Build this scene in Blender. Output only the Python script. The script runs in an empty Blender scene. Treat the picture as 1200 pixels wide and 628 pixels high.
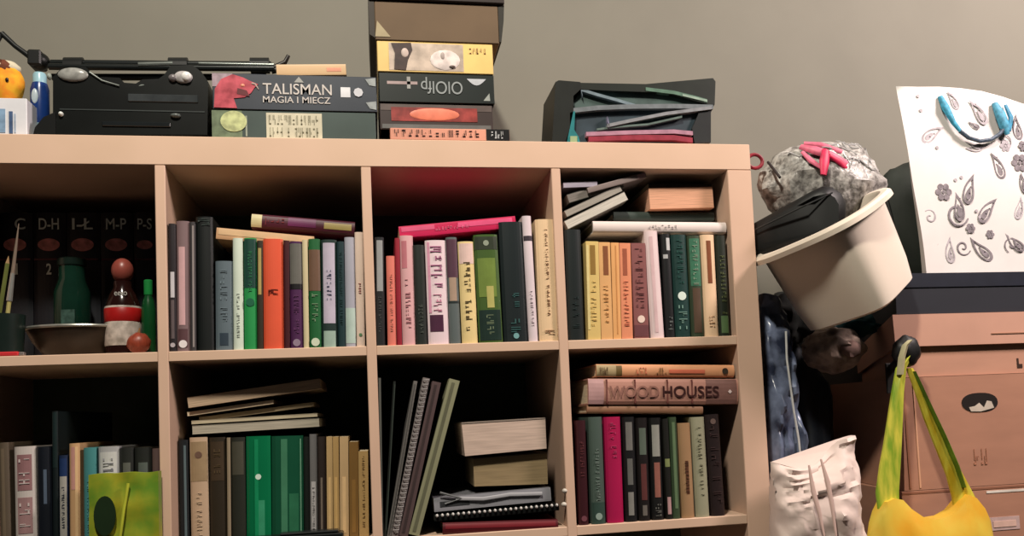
import bpy, math, random
from mathutils import Vector, Matrix, noise
random.seed(7)
C = bpy.context.scene.collection
PI = math.pi

# ------------------------------------------------------------------ camera
CAM = Vector((-0.738069, -1.549258, -0.512899))
YAW, PITCH, ROLL = -0.179438, 0.060378, -0.0436588
F, SX, SY = 1000.0, 22.141, 111.216
cy, sy, cp, sp = math.cos(YAW), math.sin(YAW), math.cos(PITCH), math.sin(PITCH)
fw = Vector((-sy*cp, cy*cp, sp)); r0 = Vector((cy, sy, 0)); u0 = r0.cross(fw)
rt = r0*math.cos(ROLL) + u0*math.sin(ROLL)
up = -r0*math.sin(ROLL) + u0*math.cos(ROLL)
cam = bpy.data.objects.new('camera', bpy.data.cameras.new('camera')); C.objects.link(cam)
M = Matrix((rt, up, -fw)).transposed().to_4x4(); M.translation = CAM
cam.matrix_world = M
cam.data.sensor_width = 36; cam.data.lens = F/1200*36
cam.data.shift_x = -SX/1200; cam.data.shift_y = SY/1200
cam.data.clip_start = .01
bpy.context.scene.camera = cam

# ------------------------------------------------------------------ light
vs = bpy.context.scene.view_settings
bpy.context.scene.cycles.diffuse_bounces = 1
vs.view_transform = 'Standard'; vs.look = 'None'; vs.gamma = 1; vs.exposure = 0.0
bpy.context.scene.display_settings.display_device = 'sRGB'
w = bpy.data.worlds.new('world'); bpy.context.scene.world = w; w.use_nodes = True
w.node_tree.nodes['Background'].inputs[0].default_value = (1.0, .93, .88, 1)
w.node_tree.nodes['Background'].inputs[1].default_value = .03

def area(name, loc, target, size, power, color):
    l = bpy.data.lights.new(name, 'AREA'); l.shape = 'DISK'; l.size = size; l.energy = power; l.color = color
    o = bpy.data.objects.new(name, l); C.objects.link(o); o.location = loc
    o.rotation_euler = (Vector(target)-Vector(loc)).to_track_quat('-Z', 'Y').to_euler()
    return o
area('room_lamp', (-1.0, -1.5, 1.55), (-.5, .2, -.3), .2, 58, (1, .93, .80))
area('window_light', (1.35, -.85, 1.0), (.5, .4, -.1), .45, 50, (1, .84, .80))

# ------------------------------------------------------------------ helpers
def U(px, py, Y):
    d = fw + rt*((px-600-SX)/F) - up*((py-314-SY)/F)
    return CAM + d*((Y-CAM.y)/d.y)
def proj(P):
    d = Vector(P)-CAM; z = d.dot(fw)
    return 600+SX+F*d.dot(rt)/z, 314+SY-F*d.dot(up)/z
def X_at(px, Y, z):
    a, b = -3.0, 3.0
    for _ in range(40):
        m = (a+b)/2
        if proj((m, Y, z))[0] < px: a = m
        else: b = m
    return (a+b)/2

def lin(c):
    c = c/255
    return c/12.92 if c <= .04045 else ((c+.055)/1.055)**2.4
_m = {}
def mat(rgb, rough=.55, var=.12, scale=30, stretch=(1,1,1), metal=0, spec=.4, bump=0, rgb2=None, sheen=0, coat=0, alpha=1, trans=0):
    key = (rgb, rough, var, scale, stretch, metal, spec, bump, rgb2, sheen, coat, alpha, trans)
    if key in _m: return _m[key]
    m = bpy.data.materials.new('paint_%d_%d_%d' % rgb); m.use_nodes = True
    nt = m.node_tree; b = nt.nodes['Principled BSDF']
    tc = nt.nodes.new('ShaderNodeTexCoord'); mp = nt.nodes.new('ShaderNodeMapping')
    nt.links.new(tc.outputs['Object'], mp.inputs[0]); mp.inputs['Scale'].default_value = stretch
    n = nt.nodes.new('ShaderNodeTexNoise'); n.inputs['Scale'].default_value = scale; n.inputs['Detail'].default_value = 4
    nt.links.new(mp.outputs[0], n.inputs[0])
    cr = nt.nodes.new('ShaderNodeValToRGB')
    a = [lin(v) for v in rgb]
    if rgb2: q = [lin(v) for v in rgb2]; p = a
    else: p = [v*(1-var) for v in a]; q = [min(1, v*(1+var)) for v in a]
    cr.color_ramp.elements[0].position = .35; cr.color_ramp.elements[1].position = .65
    cr.color_ramp.elements[0].color = (*p, 1); cr.color_ramp.elements[1].color = (*q, 1)
    nt.links.new(n.outputs[0], cr.inputs[0]); nt.links.new(cr.outputs[0], b.inputs['Base Color'])
    b.inputs['Roughness'].default_value = rough; b.inputs['Metallic'].default_value = metal
    b.inputs['Specular IOR Level'].default_value = spec
    if sheen: b.inputs['Sheen Weight'].default_value = sheen
    if coat: b.inputs['Coat Weight'].default_value = coat; b.inputs['Coat Roughness'].default_value = .15
    if alpha < 1: b.inputs['Alpha'].default_value = alpha
    if trans: b.inputs['Transmission Weight'].default_value = trans
    if bump:
        bp = nt.nodes.new('ShaderNodeBump'); bp.inputs['Strength'].default_value = bump; bp.inputs['Distance'].default_value = .004
        nt.links.new(n.outputs[0], bp.inputs['Height']); nt.links.new(bp.outputs[0], b.inputs['Normal'])
    _m[key] = m
    return m

class MB:
    """collects shapes into ONE mesh"""
    def __init__(s): s.v = []; s.f = []; s.smooth = False
    def add(s, vs, fs):
        o = len(s.v); s.v += [tuple(v) for v in vs]; s.f += [tuple(i+o for i in f) for f in fs]; return s
    def box(s, x0, x1, y0, y1, z0, z1, c=0):
        if c <= 0:
            s.add([(x0,y0,z0),(x1,y0,z0),(x1,y1,z0),(x0,y1,z0),(x0,y0,z1),(x1,y0,z1),(x1,y1,z1),(x0,y1,z1)],
                  [(0,3,2,1),(4,5,6,7),(0,1,5,4),(1,2,6,5),(2,3,7,6),(3,0,4,7)])
            return s
        # chamfered box: 24 vertices
        xs, ys, zs = (x0,x1), (y0,y1), (z0,z1); vs = []; idx = {}
        for i in (0,1):
            for j in (0,1):
                for k in (0,1):
                    sx_, sy_, sz_ = (1,-1)[i], (1,-1)[j], (1,-1)[k]
                    for a in range(3):
                        p = [xs[i]+sx_*c, ys[j]+sy_*c, zs[k]+sz_*c]
                        p[a] = (xs[i], ys[j], zs[k])[a]
                        idx[(i,j,k,a)] = len(vs); vs.append(p)
        g = lambda *a: idx[a]; fs = []
        for s_ in (0,1):
            fs.append([g(s_,0,0,0),g(s_,1,0,0),g(s_,1,1,0),g(s_,0,1,0)])
            fs.append([g(0,s_,0,1),g(0,s_,1,1),g(1,s_,1,1),g(1,s_,0,1)])
            fs.append([g(0,0,s_,2),g(1,0,s_,2),g(1,1,s_,2),g(0,1,s_,2)])
        for a in (0,1):
            for b_ in (0,1):
                fs.append([g(a,b_,0,0),g(a,b_,1,0),g(a,b_,1,1),g(a,b_,0,1)])
                fs.append([g(a,0,b_,0),g(a,1,b_,0),g(a,1,b_,2),g(a,0,b_,2)])
                fs.append([g(0,a,b_,1),g(1,a,b_,1),g(1,a,b_,2),g(0,a,b_,2)])
        for i in (0,1):
            for j in (0,1):
                for k in (0,1): fs.append([g(i,j,k,0),g(i,j,k,1),g(i,j,k,2)])
        return s.add(vs, fs)
    def hexa(s, p):  # 8 points, order of box()
        return s.add(p, [(0,3,2,1),(4,5,6,7),(0,1,5,4),(1,2,6,5),(2,3,7,6),(3,0,4,7)])
    def tube(s, pts, r, n=10, flat=None, cap=True):
        """sweep a circle (or an ellipse flat=(a,b)) along points; r number or list"""
        pts = [Vector(p) for p in pts]; N = len(pts)
        rr = r if isinstance(r, (list, tuple)) else [r]*N
        vs = []; ref = Vector((0,1,0))
        for i, p in enumerate(pts):
            t = (pts[min(i+1,N-1)]-pts[max(i-1,0)]).normalized()
            if abs(t.dot(ref)) > .97: ref = Vector((0,0,1)) if abs(t.z) < .9 else Vector((1,0,0))
            a = t.cross(ref).normalized(); b = a.cross(t).normalized()
            fa, fb = (1, 1) if flat is None else flat
            for k in range(n):
                th = 2*PI*k/n; vs.append(p + a*math.cos(th)*rr[i]*fa + b*math.sin(th)*rr[i]*fb)
        fs = [(i*n+k, i*n+(k+1)%n, (i+1)*n+(k+1)%n, (i+1)*n+k) for i in range(N-1) for k in range(n)]
        if cap: fs += [tuple(range(n))[::-1], tuple((N-1)*n+k for k in range(n))]
        return s.add(vs, fs)
    def lathe(s, prof, n=28, ctr=(0,0,0), sx=1, sy=1, axis='z'):
        vs = []
        for (r, z) in prof:
            for k in range(n):
                th = 2*PI*k/n; a, b = r*math.cos(th)*sx, r*math.sin(th)*sy
                v = (a, b, z) if axis == 'z' else (a, -z, b)
                vs.append((v[0]+ctr[0], v[1]+ctr[1], v[2]+ctr[2]))
        N = len(prof)
        fs = [(i*n+k, i*n+(k+1)%n, (i+1)*n+(k+1)%n, (i+1)*n+k) for i in range(N-1) for k in range(n)]
        fs += [tuple(range(n))[::-1], tuple((N-1)*n+k for k in range(n))]
        return s.add(vs, fs)
    def prism(s, poly, y0, y1):   # polygon in xz, extruded in y
        n = len(poly)
        vs = [(x, y0, z) for x, z in poly] + [(x, y1, z) for x, z in poly]
        fs = [tuple(range(n)), tuple(range(n, 2*n))[::-1]] + [(i, n+i, n+(i+1)%n, (i+1)%n) for i in range(n)]
        return s.add(vs, fs)
    def ball(s, c, rx, ry, rz, n=20, m=12, amp=0, fr=1, seed=0):
        vs = []
        for i in range(m+1):
            ph = PI*i/m
            for k in range(n):
                th = 2*PI*k/n
                d = Vector((math.sin(ph)*math.cos(th), math.sin(ph)*math.sin(th), math.cos(ph)))
                q = 1 + (amp*noise.noise(d*fr+Vector((seed,seed*2,0))) if amp else 0)
                vs.append((c[0]+d.x*rx*q, c[1]+d.y*ry*q, c[2]+d.z*rz*q))
        fs = [(i*n+k, (i+1)*n+k, (i+1)*n+(k+1)%n, i*n+(k+1)%n) for i in range(m) for k in range(n)]
        return s.add(vs, fs)
    def build(s, name, m, parent=None, smooth=False):
        me = bpy.data.meshes.new(name); me.from_pydata(s.v, [], s.f); me.materials.append(m)
        import bmesh
        bm = bmesh.new(); bm.from_mesh(me); bmesh.ops.remove_doubles(bm, verts=bm.verts, dist=1e-6)
        bmesh.ops.recalc_face_normals(bm, faces=bm.faces)
        bm.to_mesh(me); bm.free()
        if smooth:
            for p in me.polygons: p.use_smooth = True
            try: me.set_sharp_from_angle(angle=.7)
            except Exception: pass
        o = bpy.data.objects.new(name, me); C.objects.link(o)
        if parent: o.parent = parent
        return o
def tag(o, label=None, cat=None, group=None, kind=None):
    if label: o['label'] = label
    if cat: o['category'] = cat
    if group: o['group'] = group
    if kind: o['kind'] = kind
    return o
def empty(name, loc, label, cat, group=None, rot=(0,0,0)):
    o = bpy.data.objects.new(name, None); C.objects.link(o); o.empty_display_size = .03
    o.location = loc; o.rotation_euler = rot
    return tag(o, label, cat, group)
def text(name, s, m, parent, x0, x1, z0, z1, y, flip=False, bold=0, vertical=False):
    """writing on a surface facing -y, fitted into a rectangle"""
    cu = bpy.data.curves.new(name, 'FONT'); cu.body = s; cu.extrude = .0003; cu.offset = bold
    t = bpy.data.objects.new('t', cu); C.objects.link(t)
    bpy.context.view_layer.update()
    me = bpy.data.meshes.new_from_object(t.evaluated_get(bpy.context.evaluated_depsgraph_get()))
    bpy.data.objects.remove(t)
    xs = [v.co.x for v in me.vertices]; ys = [v.co.y for v in me.vertices]; zs = [v.co.z for v in me.vertices]
    a, b, c, d = min(xs), max(xs), min(ys), max(ys); h = max(zs)-min(zs) or 1
    for v in me.vertices:
        u, k = (v.co.x-a)/(b-a), (v.co.y-c)/(d-c)
        if flip: u, k = 1-u, 1-k
        if vertical: u, k = k, 1-u
        v.co = (x0+u*(x1-x0), y-.0006*((v.co.z-min(zs))/h), z0+k*(z1-z0))
    me.materials.clear(); me.materials.append(m)
    o = bpy.data.objects.new(name, me); C.objects.link(o); o.parent = parent
    return o
def marks(mb, x0, x1, z0, z1, y, n, seed, horiz=True):
    """row of small printed strokes"""
    rnd = random.Random(seed); L = (x1-x0) if horiz else (z1-z0); s = L/n
    for i in range(n):
        if rnd.random() < .1: continue
        for q in range(rnd.choice((2,3,3))):
            a = i*s+s*(.1+.25*q); wd = s*.11; lo, hi = sorted((rnd.choice((0,.0,.3,.5)), rnd.choice((.55,1,1))))
            if rnd.random() < .35: wd = s*.45; lo = rnd.choice((0,.42,.8)); hi = lo+.14; a = i*s+s*.15
            if horiz: mb.box(x0+a, x0+min(a+wd, i*s+s*.95), y-.0006, y+.0004, z0+(z1-z0)*lo, z0+(z1-z0)*hi)
            else: mb.box(x0+(x1-x0)*lo, x0+(x1-x0)*hi, y-.0006, y+.0004, z1-min(a+wd, i*s+s*.95), z1-a)
    return mb

# ------------------------------------------------------------------ room
FLOOR = -1.492; WALL = .400
wall_m = mat((127,124,113), .8, .03, 6, bump=.05)
tag(MB().box(-3.2, 3.0, WALL, WALL+.1, FLOOR, 1.1).build('wall_back', wall_m), kind='structure')
tag(MB().box(-3.2, 3.0, -4.0, WALL+.1, FLOOR-.1, FLOOR).build('floor', mat((46,38,32), .9, .2, 30)), kind='structure')

# ------------------------------------------------------------------ bookcase
CW, CH, OX, OZ, IV, IH = .32629*0+.335, .32629, .04959, .05138, .01735, .01756
xi = -OX
A = (-OX-CW-IV, -OX-CW); B = (A[0]-CW-IV, A[0]-CW); D = (B[0]-CW-IV, B[0]-CW)
XL = D[0]-CW-OX
ZI = -OZ
R1 = (ZI-CH, ZI-CH-IH); R2 = (R1[1]-CH, R1[1]-CH-IH); R3 = (R2[1]-CH, R2[1]-CH-IH)
DEP = .385
bc = empty('bookcase', ((XL)/2, 0, FLOOR), 'large birch-coloured open cube bookcase packed with books against the wall', 'bookcase')
wood = mat((221,188,162), .42, .035, 7, (1,1,1), rgb2=(227,193,168), spec=.35)
woodv = mat((220,185,160), .42, .035, 7, (1,1,1), rgb2=(226,190,166), spec=.35)
def bpart(name, x0, x1, z0, z1, m=wood, y0=0, y1=DEP, c=.0012):
    o = MB().box(x0-bc.location.x, x1-bc.location.x, y0, y1, z0-FLOOR, z1-FLOOR, c).build(name, m, bc)
    return o
bpart('top_board', XL, 0, ZI, 0)
ZB = FLOOR
bpart('side_panel', xi, 0, ZB+OZ, ZI-.0004, woodv)
bpart('side_panel', XL, XL+OX, ZB+OZ, ZI-.0004, woodv)
bpart('bottom_board', XL, 0, ZB, ZB+OZ-.0004)
for d in (A, B, D): bpart('divider', d[0], d[1], ZB+OZ, ZI, woodv, .0005)
cells = [(XL+OX, D[0]), (D[1], B[0]), (B[1], A[0]), (A[1], xi)]
for a, b in cells:
    for r in (R1, R2, R3): bpart('shelf', a, b, r[1], r[0], wood, .001)
bpart('added_shade_panel', XL+OX, xi, ZB+OZ, ZI, mat((66,76,66), .7, .1), DEP-.006, DEP+.002, 0)  # added panel, its dark colour stands in for the shade deep in the cubes

# ------------------------------------------------------------------ books
def spine_y(t, x, e): return e*(1-max(0, math.sin(PI*min(1, max(0, x/t))))**.5)
def make_book(root, t, h, d, col, decos, fore=False, rough=.5, seed=0, soft=False, pages=(214,196,164)):
    """local frame: spine faces -y, x = thickness, z = height, origin bottom left of the spine"""
    if soft:
        e = 0.0006; c = .0006
    else:
        e = min(.005, t*.22); c = min(.0022, t*.16)
    n = 8; xs = [t*k/n for k in range(n+1)]
    outer = [(x, spine_y(t, x, e)) for x in xs]
    inner = [(t-c, d), (t-c, e+c*1.3), (c, e+c*1.3), (0+c, d)]
    prof = [(0, d)] + outer + [(t, d)] + inner
    if fore: prof = [(x, d-y) for x, y in prof]
    N = len(prof)
    mb = MB(); vs_ = [(x, y, 0) for x, y in prof] + [(x, y, h) for x, y in prof]
    # side walls
    fs = [(i, (i+1)%N, N+(i+1)%N, N+i) for i in range(N)]
    # caps split in three convex parts
    no = len(outer)
    P0 = 0; o1 = 1; on = no; P1 = no+1; i0, i1, i2, i3 = no+2, no+3, no+4, no+5
    for off in (0, N):
        fs += [tuple(off+k for k in (P0, o1, i2, i3)), tuple(off+k for k in (on, P1, i0, i1)),
               tuple([off+k for k in range(o1, on+1)] + [off+i1, off+i2])]
    mb.add(vs_, fs); cov = mb.build('cover', mat(col, rough, .05, 12), root)
    q = .003 if not soft else .0004
    pg = MB()
    y0, y1 = (e+c*1.35, d-q) if not fore else (q, d-e-c*1.35)
    pg.box(c*1.02, t-c*1.02, y0, y1, q, h-q)
    # slightly proud leaf edges so that the block reads as paper
    pg.build('pages', mat(pages, .9, .18, 900, (1,.02,.02)), root)
    def strip(z0, z1, x0, x1, m, nm, off=.0005):
        s = MB(); k = 6; v = []
        for i in range(k+1):
            x = t*(x0+(x1-x0)*i/k); y = spine_y(t, x, e)
            if fore: y = 0
            for (yy, z) in ((y-off, z0*h), (y-off, z1*h), (y+.0003, z1*h), (y+.0003, z0*h)): v.append((x, yy, z))
        f = [(4*i+j, 4*i+(j+1)%4, 4*i+4+(j+1)%4, 4*i+4+j) for i in range(k) for j in range(4)] + [(0,1,2,3), (4*k+3,4*k+2,4*k+1,4*k)]
        return s.add(v, f).build(nm, m, cov)
    for k, dd in enumerate(decos):
        if dd[0] == 'p':
            x0, x1 = dd[4:6] if len(dd) > 4 else (.02, .98)
            strip(dd[1], dd[2], x0, x1, mat(dd[3], rough, .08, 40), 'spine_panel', .0004+.00015*k)
        elif dd[0] == 't':      # small printed strokes along the spine
            wd = dd[4] if len(dd) > 4 else .4
            s = MB(); marks(s, t*(.5-wd/2), t*(.5+wd/2), dd[1]*h, dd[2]*h, -.0006, max(4, int((dd[2]-dd[1])*h/max(.004, t*wd*.8))), seed*31+k, False)
            s.build('title_lettering', mat(tuple(int(.68*q+.32*g) for q, g in zip(dd[3], col)), .5, .05), cov)
        elif dd[0] == 'd':
            s = MB(); rr = t*(dd[3] if len(dd) > 3 else .3)
            s.lathe([(rr, 0), (rr, .0006)], 16, (t/2, -.0003, dd[1]*h), axis='y')
            s.build('publisher_emblem', mat(dd[2], .5, .05), cov)
        elif dd[0] == 's':      # thin vertical line
            strip(dd[1], dd[2], dd[4], dd[5], mat(dd[3], rough, .08), 'spine_stripe', .0005+.00015*k)
    return root
_last = {'k': None}
def vbook(row, xlb, xrb, xlt, yt, col, decos, label, Yf=.006, d=.2, name='book', cat='book', group=None, fresh=False, **kw):
    zs = (R1 if row == 1 else R2)[0]
    x0, x1 = X_at(xlb, Yf, zs), X_at(xrb, Yf, zs)
    top = U(xlt, yt, Yf)
    ang = math.atan2(top.x-x0, top.z-zs); h = math.hypot(top.x-x0, top.z-zs)
    L = _last
    if not fresh and L['k']:
        px1, pang, ph = L['k']
        x0 = max(x0, px1+.0003)
        hm = min(h, ph)
        if x0+hm*math.tan(ang) < px1+hm*math.tan(pang)+.0003: ang = math.atan2(px1+hm*math.tan(pang)+.0004-x0, hm)
    t = max(.004, (x1-x0)*math.cos(ang)-.0003)
    lift = abs(math.sin(ang))*t if ang > 0 else 0
    L['k'] = (x0+t/math.cos(ang), ang, h)
    root = empty(name, (x0, Yf, zs+lift+.0002), label, cat, group, (0, ang, 0))
    make_book(root, t, h, min(d, .36-Yf), col, decos, seed=int(xlb), **kw)
    return root
def hbook(tl, tr, bl, col, decos, label, Y, d=.2, name='book', cat='book', group=None, fore=False, yaw=0, **kw):
    """lying book: pixel points of the near top-left, top-right and bottom-left spine corners"""
    a, b, c = U(*tl, Y), U(*tr, Y), U(*bl, Y)
    t = (a-c).length; h = (b-a).length; ang = math.atan2(b.z-a.z, b.x-a.x)
    # local z -> world +x (tilted), local x -> world down
    root = empty(name, a, label, cat, group)
    R = Matrix.Rotation(-ang, 4, 'Y') @ Matrix.Rotation(PI/2, 4, 'Y')
    root.rotation_euler = (Matrix.Rotation(yaw, 4, 'Z') @ R).to_euler()
    make_book(root, t, h, d, col, decos, fore=fore, seed=int(tl[0]), **kw)
    return root
W_, K_, G_ = (236,228,220), (22,22,22), (110,112,110)

# row 1, second cube from the left edge of the photo
T = True
vbook(1, 198.5, 207, 197, 262, (38,32,36), [('p',.42,.62,(205,200,205),.25,.8),('p',.1,.4,(98,86,88),.3,.75),('d',.05,(190,180,185),.35)], 'slim black book with short white spine label by the left divider of the orange-book cube', fresh=T)
vbook(1, 207, 222.5, 206, 259, (128,104,106), [('p',.2,.8,(214,170,172),.2,.68),('p',.03,.17,(92,62,66),.1,.85),('d',.055,(245,235,235),.32)], 'mauve-grey book with long pink spine panel and white dot at its foot')
vbook(1, 223, 230, 222, 260, (62,58,60), [('s',.03,.97,(150,140,138),.45,.75)], 'thin charcoal book with a grey line, between mauve-grey and tall black book')
vbook(1, 231, 251, 229, 254, (12,18,18), [('t',.93,.985,(120,135,130),.7)], 'tall plain black book left of the short blue-grey book', d=.24)
vbook(1, 252.5, 273, 252, 306, (98,112,120), [('p',.05,.19,(48,62,74),.25,.75),('t',.3,.9,(125,140,148),.4)], 'short blue-grey book with a dark square at the foot of its spine')
vbook(1, 273.5, 285.5, 272.5, 279, (216,228,212), [('t',.1,.5,(170,180,170),.3)], 'plain white narrow book just left of the green book with dark top')
vbook(1, 286, 301, 285.5, 279, (38,150,78), [('p',.55,.99,(20,66,56)),('d',.42,(26,100,70),.34),('t',.5,.88,(60,130,100),.3)], 'bright green book with dark teal upper half of its spine')
vbook(1, 301.5, 308.5, 301, 282, (52,44,30), [('p',.5,.93,(178,158,96),.2,.75)], 'thin dark book with yellowish upper spine between green and orange books')
vbook(1, 309, 332.5, 308, 280, (232,92,60), [('t',.48,.54,(90,30,24),.5)], 'broad bright orange-red book in the second cube of the top row')
vbook(1, 333, 340, 332, 282, (66,18,26), [], 'slim dark maroon book directly right of the broad orange-red book')
vbook(1, 340.5, 355.5, 337.5, 283, (78,36,80), [('p',.6,.98,(108,106,100)),('p',.55,.6,(24,20,24)),('d',.05,(150,130,150),.3),('t',.12,.5,(120,70,115),.4)], 'purple book with grey upper spine in the cube of the orange book')
vbook(1, 356, 362.5, 352, 281, (214,200,160), [], 'very thin cream book between the purple book and the brown-green book')
vbook(1, 363, 377, 361, 280, (30,98,52), [('p',.52,.9,(112,84,66)),('t',.22,.5,(190,200,170),.5),('d',.05,(215,225,200),.36)], 'green book with brown upper spine panel and pale emblem')
vbook(1, 377.5, 396, 376, 281, (34,54,50), [('p',.22,.97,(196,186,204),.12,.88),('p',.0,.15,(160,184,170),.12,.88),('t',.42,.72,(120,110,150),.3)], 'dark book with a long lavender-white spine panel near the right of its cube')
vbook(1, 396.5, 405, 394.5, 283, (24,52,56), [('t',.2,.9,(60,94,94),.4)], 'dark teal book between the lavender-panelled and the lilac-grey book')
vbook(1, 405.5, 417.5, 403.5, 278, (172,172,184), [('p',.03,.35,(186,206,196))], 'lilac-grey narrow book, second from the right in the orange-book cube')
vbook(1, 418, 428, 415.5, 272, (236,210,192), [('t',.45,.55,(170,70,70),.3),('d',.1,(90,130,90),.2)], 'cream book hard against the right divider of the orange-book cube')
hbook((254,266.5), (368,277), (254,279.5), (206,160,118), [('s',.02,.98,(222,184,140),.05,.6)], 'tan paperback lying flat on top of the green and orange books', .012, d=.17, soft=True)
hbook((295,249.5), (416,259.5), (295,266), (74,20,38), [('p',.0,.1,(206,196,150),.05,.95),('p',.35,.62,(104,38,84),.1,.7),('p',.7,.97,(168,150,92),.25,.7),('t',.12,.32,(150,60,60),.5)], 'dark maroon book lying on top of the tan paperback', .05, d=.17)

# row 1, third cube
vbook(1, 440.5, 451.5, 439, 278, (32,34,36), [('p',.5,.97,(158,160,160),.2,.85),('t',.08,.45,(140,140,140),.3)], 'narrow black book with silver-grey upper spine beside the left divider of the magenta-book cube', fresh=T)
vbook(1, 454.5, 465, 452.5, 300, (232,128,112), [('t',.15,.8,(246,170,150),.3)], 'short salmon-pink book second from left in the magenta-book cube')
vbook(1, 465.5, 471.5, 459.5, 279, (150,30,48), [], 'thin crimson book between the salmon and the pale pink book', d=.18)
vbook(1, 472, 487.5, 466, 276, (226,174,176), [('p',.7,.95,(200,120,130),.1,.5),('t',.1,.6,(180,110,120),.4)], 'pale pink book leaning left under the end of the magenta book')
vbook(1, 488, 501, 482.5, 287, (34,40,36), [('t',.06,.4,(120,128,118),.4)], 'black book leaning left beside the white book with purple lettering')
vbook(1, 502.5, 527, 498, 281.5, (240,216,222), [('t',.5,.95,(150,60,110),.55),('p',.12,.28,(74,34,60),.1,.75),('t',.3,.48,(190,90,130),.4),('s',.3,.98,(226,160,186),.08,.2)], 'white book with purple lettering and a dark purple picture low on its spine')
vbook(1, 527.5, 540.5, 522.5, 278, (94,104,104), [('p',.62,.98,(86,54,70)),('p',.4,.62,(176,150,130),.15,.8),('p',.38,.4,(40,50,50))], 'thin book with plum top and grey foot right of the purple-lettered book')
vbook(1, 542, 560.5, 536.5, 283, (238,212,150), [('p',.78,.98,(232,200,190),.05,.95),('t',.06,.8,(50,40,24),.42)], 'cream-yellow book with bold black lettering down its spine')
vbook(1, 562, 590, 555, 275, (72,98,48), [('p',.86,.98,(56,64,50)),('p',.42,.78,(116,138,66),.1,.85),('p',.32,.52,(186,180,108),.42,.72),('p',.02,.3,(34,52,46),.05,.95),('t',.05,.26,(140,150,130),.3),('d',.92,(150,160,140),.12)], 'olive green book with yellow-green spine picture, left of the broad black book', rough=.35)
vbook(1, 591.5, 619.5, 584.5, 260, (14,28,30), [('t',.06,.48,(70,120,118),.4),('d',.05,(120,170,170),.12)], 'broad tall black book holding up the right end of the magenta book', d=.24)
vbook(1, 620.5, 631, 612, 253, (226,210,216), [('p',.8,.84,(60,50,60)),('t',.1,.4,(180,160,170),.3)], 'tall thin white book between the black book and the cream book with dark lettering')
vbook(1, 633, 656.5, 627.5, 257, (240,206,164), [('t',.2,.92,(140,100,70),.14),('t',.05,.09,(170,120,90),.5)], 'tall cream book with thin line of brown lettering against the right divider')
hbook((467,265.5), (603.5,253), (468,279), (206,28,84), [('p',.02,.3,(226,90,130),.1,.5),('p',.5,.97,(236,86,134),.12,.55),('t',.3,.6,(250,170,190),.3)], 'bright magenta book lying slanted across the tops of the upright books', .012, d=.19, soft=True)

# row 1, fourth cube
vbook(1, 667, 686, 662, 269, (20,30,30), [('t',.1,.4,(50,66,66),.4)], 'black-green book beside the left divider under the slanted magazines', fresh=T)
yg = 'matching cream and peach paperbacks'
vbook(1, 689.5, 704.5, 686.5, 283, (226,196,122), [('p',.66,.96,(150,116,54),.3,.72),('s',.1,.96,(232,214,150),.02,.2),('t',.12,.6,(200,160,90),.4)], 'pale yellow paperback, leftmost of the matching row with dark title strips', soft=T)
vbook(1, 705, 718.5, 701.5, 284, (232,178,118), [('p',.66,.96,(140,84,50),.35,.8),('t',.12,.6,(200,140,80),.4)], 'golden peach paperback right of the pale yellow one', soft=T)
vbook(1, 719, 728.5, 716, 284.5, (238,176,112), [('s',.05,.97,(206,140,80),.5,.62)], 'thin light orange paperback without title strip in the matching row', soft=T)
vbook(1, 729, 742, 726, 285, (236,150,112), [('p',.66,.94,(168,92,66),.25,.65),('t',.12,.6,(214,116,90),.4)], 'salmon orange paperback, rightmost of the matching row with title strips', soft=T)
vbook(1, 744, 761, 739.5, 285, (142,88,86), [('t',.3,.95,(104,60,62),.5),('d',.2,(246,220,206),.25),('p',.02,.14,(112,66,70))], 'mauve-brown book with a small white dot low on its spine', soft=T)
vbook(1, 764, 779.5, 755.5, 271, (238,214,214), [('s',.05,.95,(224,190,192),.3,.55)], 'plain pinkish-white book leaning left in the middle of the cream paperback cube')
vbook(1, 781.5, 792, 775, 274, (14,16,18), [('p',.84,.96,(205,205,205),.5,.9),('p',.76,.8,(190,190,190),.1,.6),('t',.06,.2,(190,200,195),.5)], 'black book with small white marks right of the leaning white book')
vbook(1, 793, 810.5, 787, 275, (18,56,52), [('t',.5,.95,(50,104,92),.4),('d',.4,(226,240,230),.28),('t',.05,.32,(170,205,190),.55)], 'dark teal book with a round white spot on its spine')
vbook(1, 811.5, 826.5, 806, 276, (52,66,46), [('p',.5,.97,(58,116,88),.1,.9),('t',.5,.95,(190,214,190),.4),('p',.04,.48,(86,66,50),.2,.8)], 'narrow green-and-brown book between teal book and cream book with brown strip')
vbook(1, 827.5, 843.5, 821.5, 275, (242,206,168), [('p',.52,.94,(136,76,44),.35,.68),('t',.08,.2,(190,140,100),.4)], 'cream book with a brown title strip, second from right in its cube')
vbook(1, 844.5, 857, 839, 276, (28,36,24), [('t',.2,.8,(130,140,90),.45),('p',.03,.2,(84,110,70),.15,.8)], 'dark olive book at the far right end of the top row')
hbook((695,258.5), (851,260), (696,272), (232,218,212), [('t',.4,.62,(170,160,164),.35)], 'long white book lying flat across the upright books of the right-hand cube', .010, d=.22)
hbook((719,247.5), (837,248), (719,257.8), (54,66,60), [], 'thin dark green book lying on the long white book', .045, d=.2)
hbook((760,214.5), (834,216), (761,220), (58,48,40), [], 'thin dark brown book topmost on the pile in the right-hand cube', .06, d=.17, soft=True)
hbook((760,220.5), (835,219), (763,245), (206,142,106), [], 'thick paperback with peach page edges on the thin dark green book', .03, d=.15, fore=True, pages=(224,168,136), soft=True)
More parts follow.
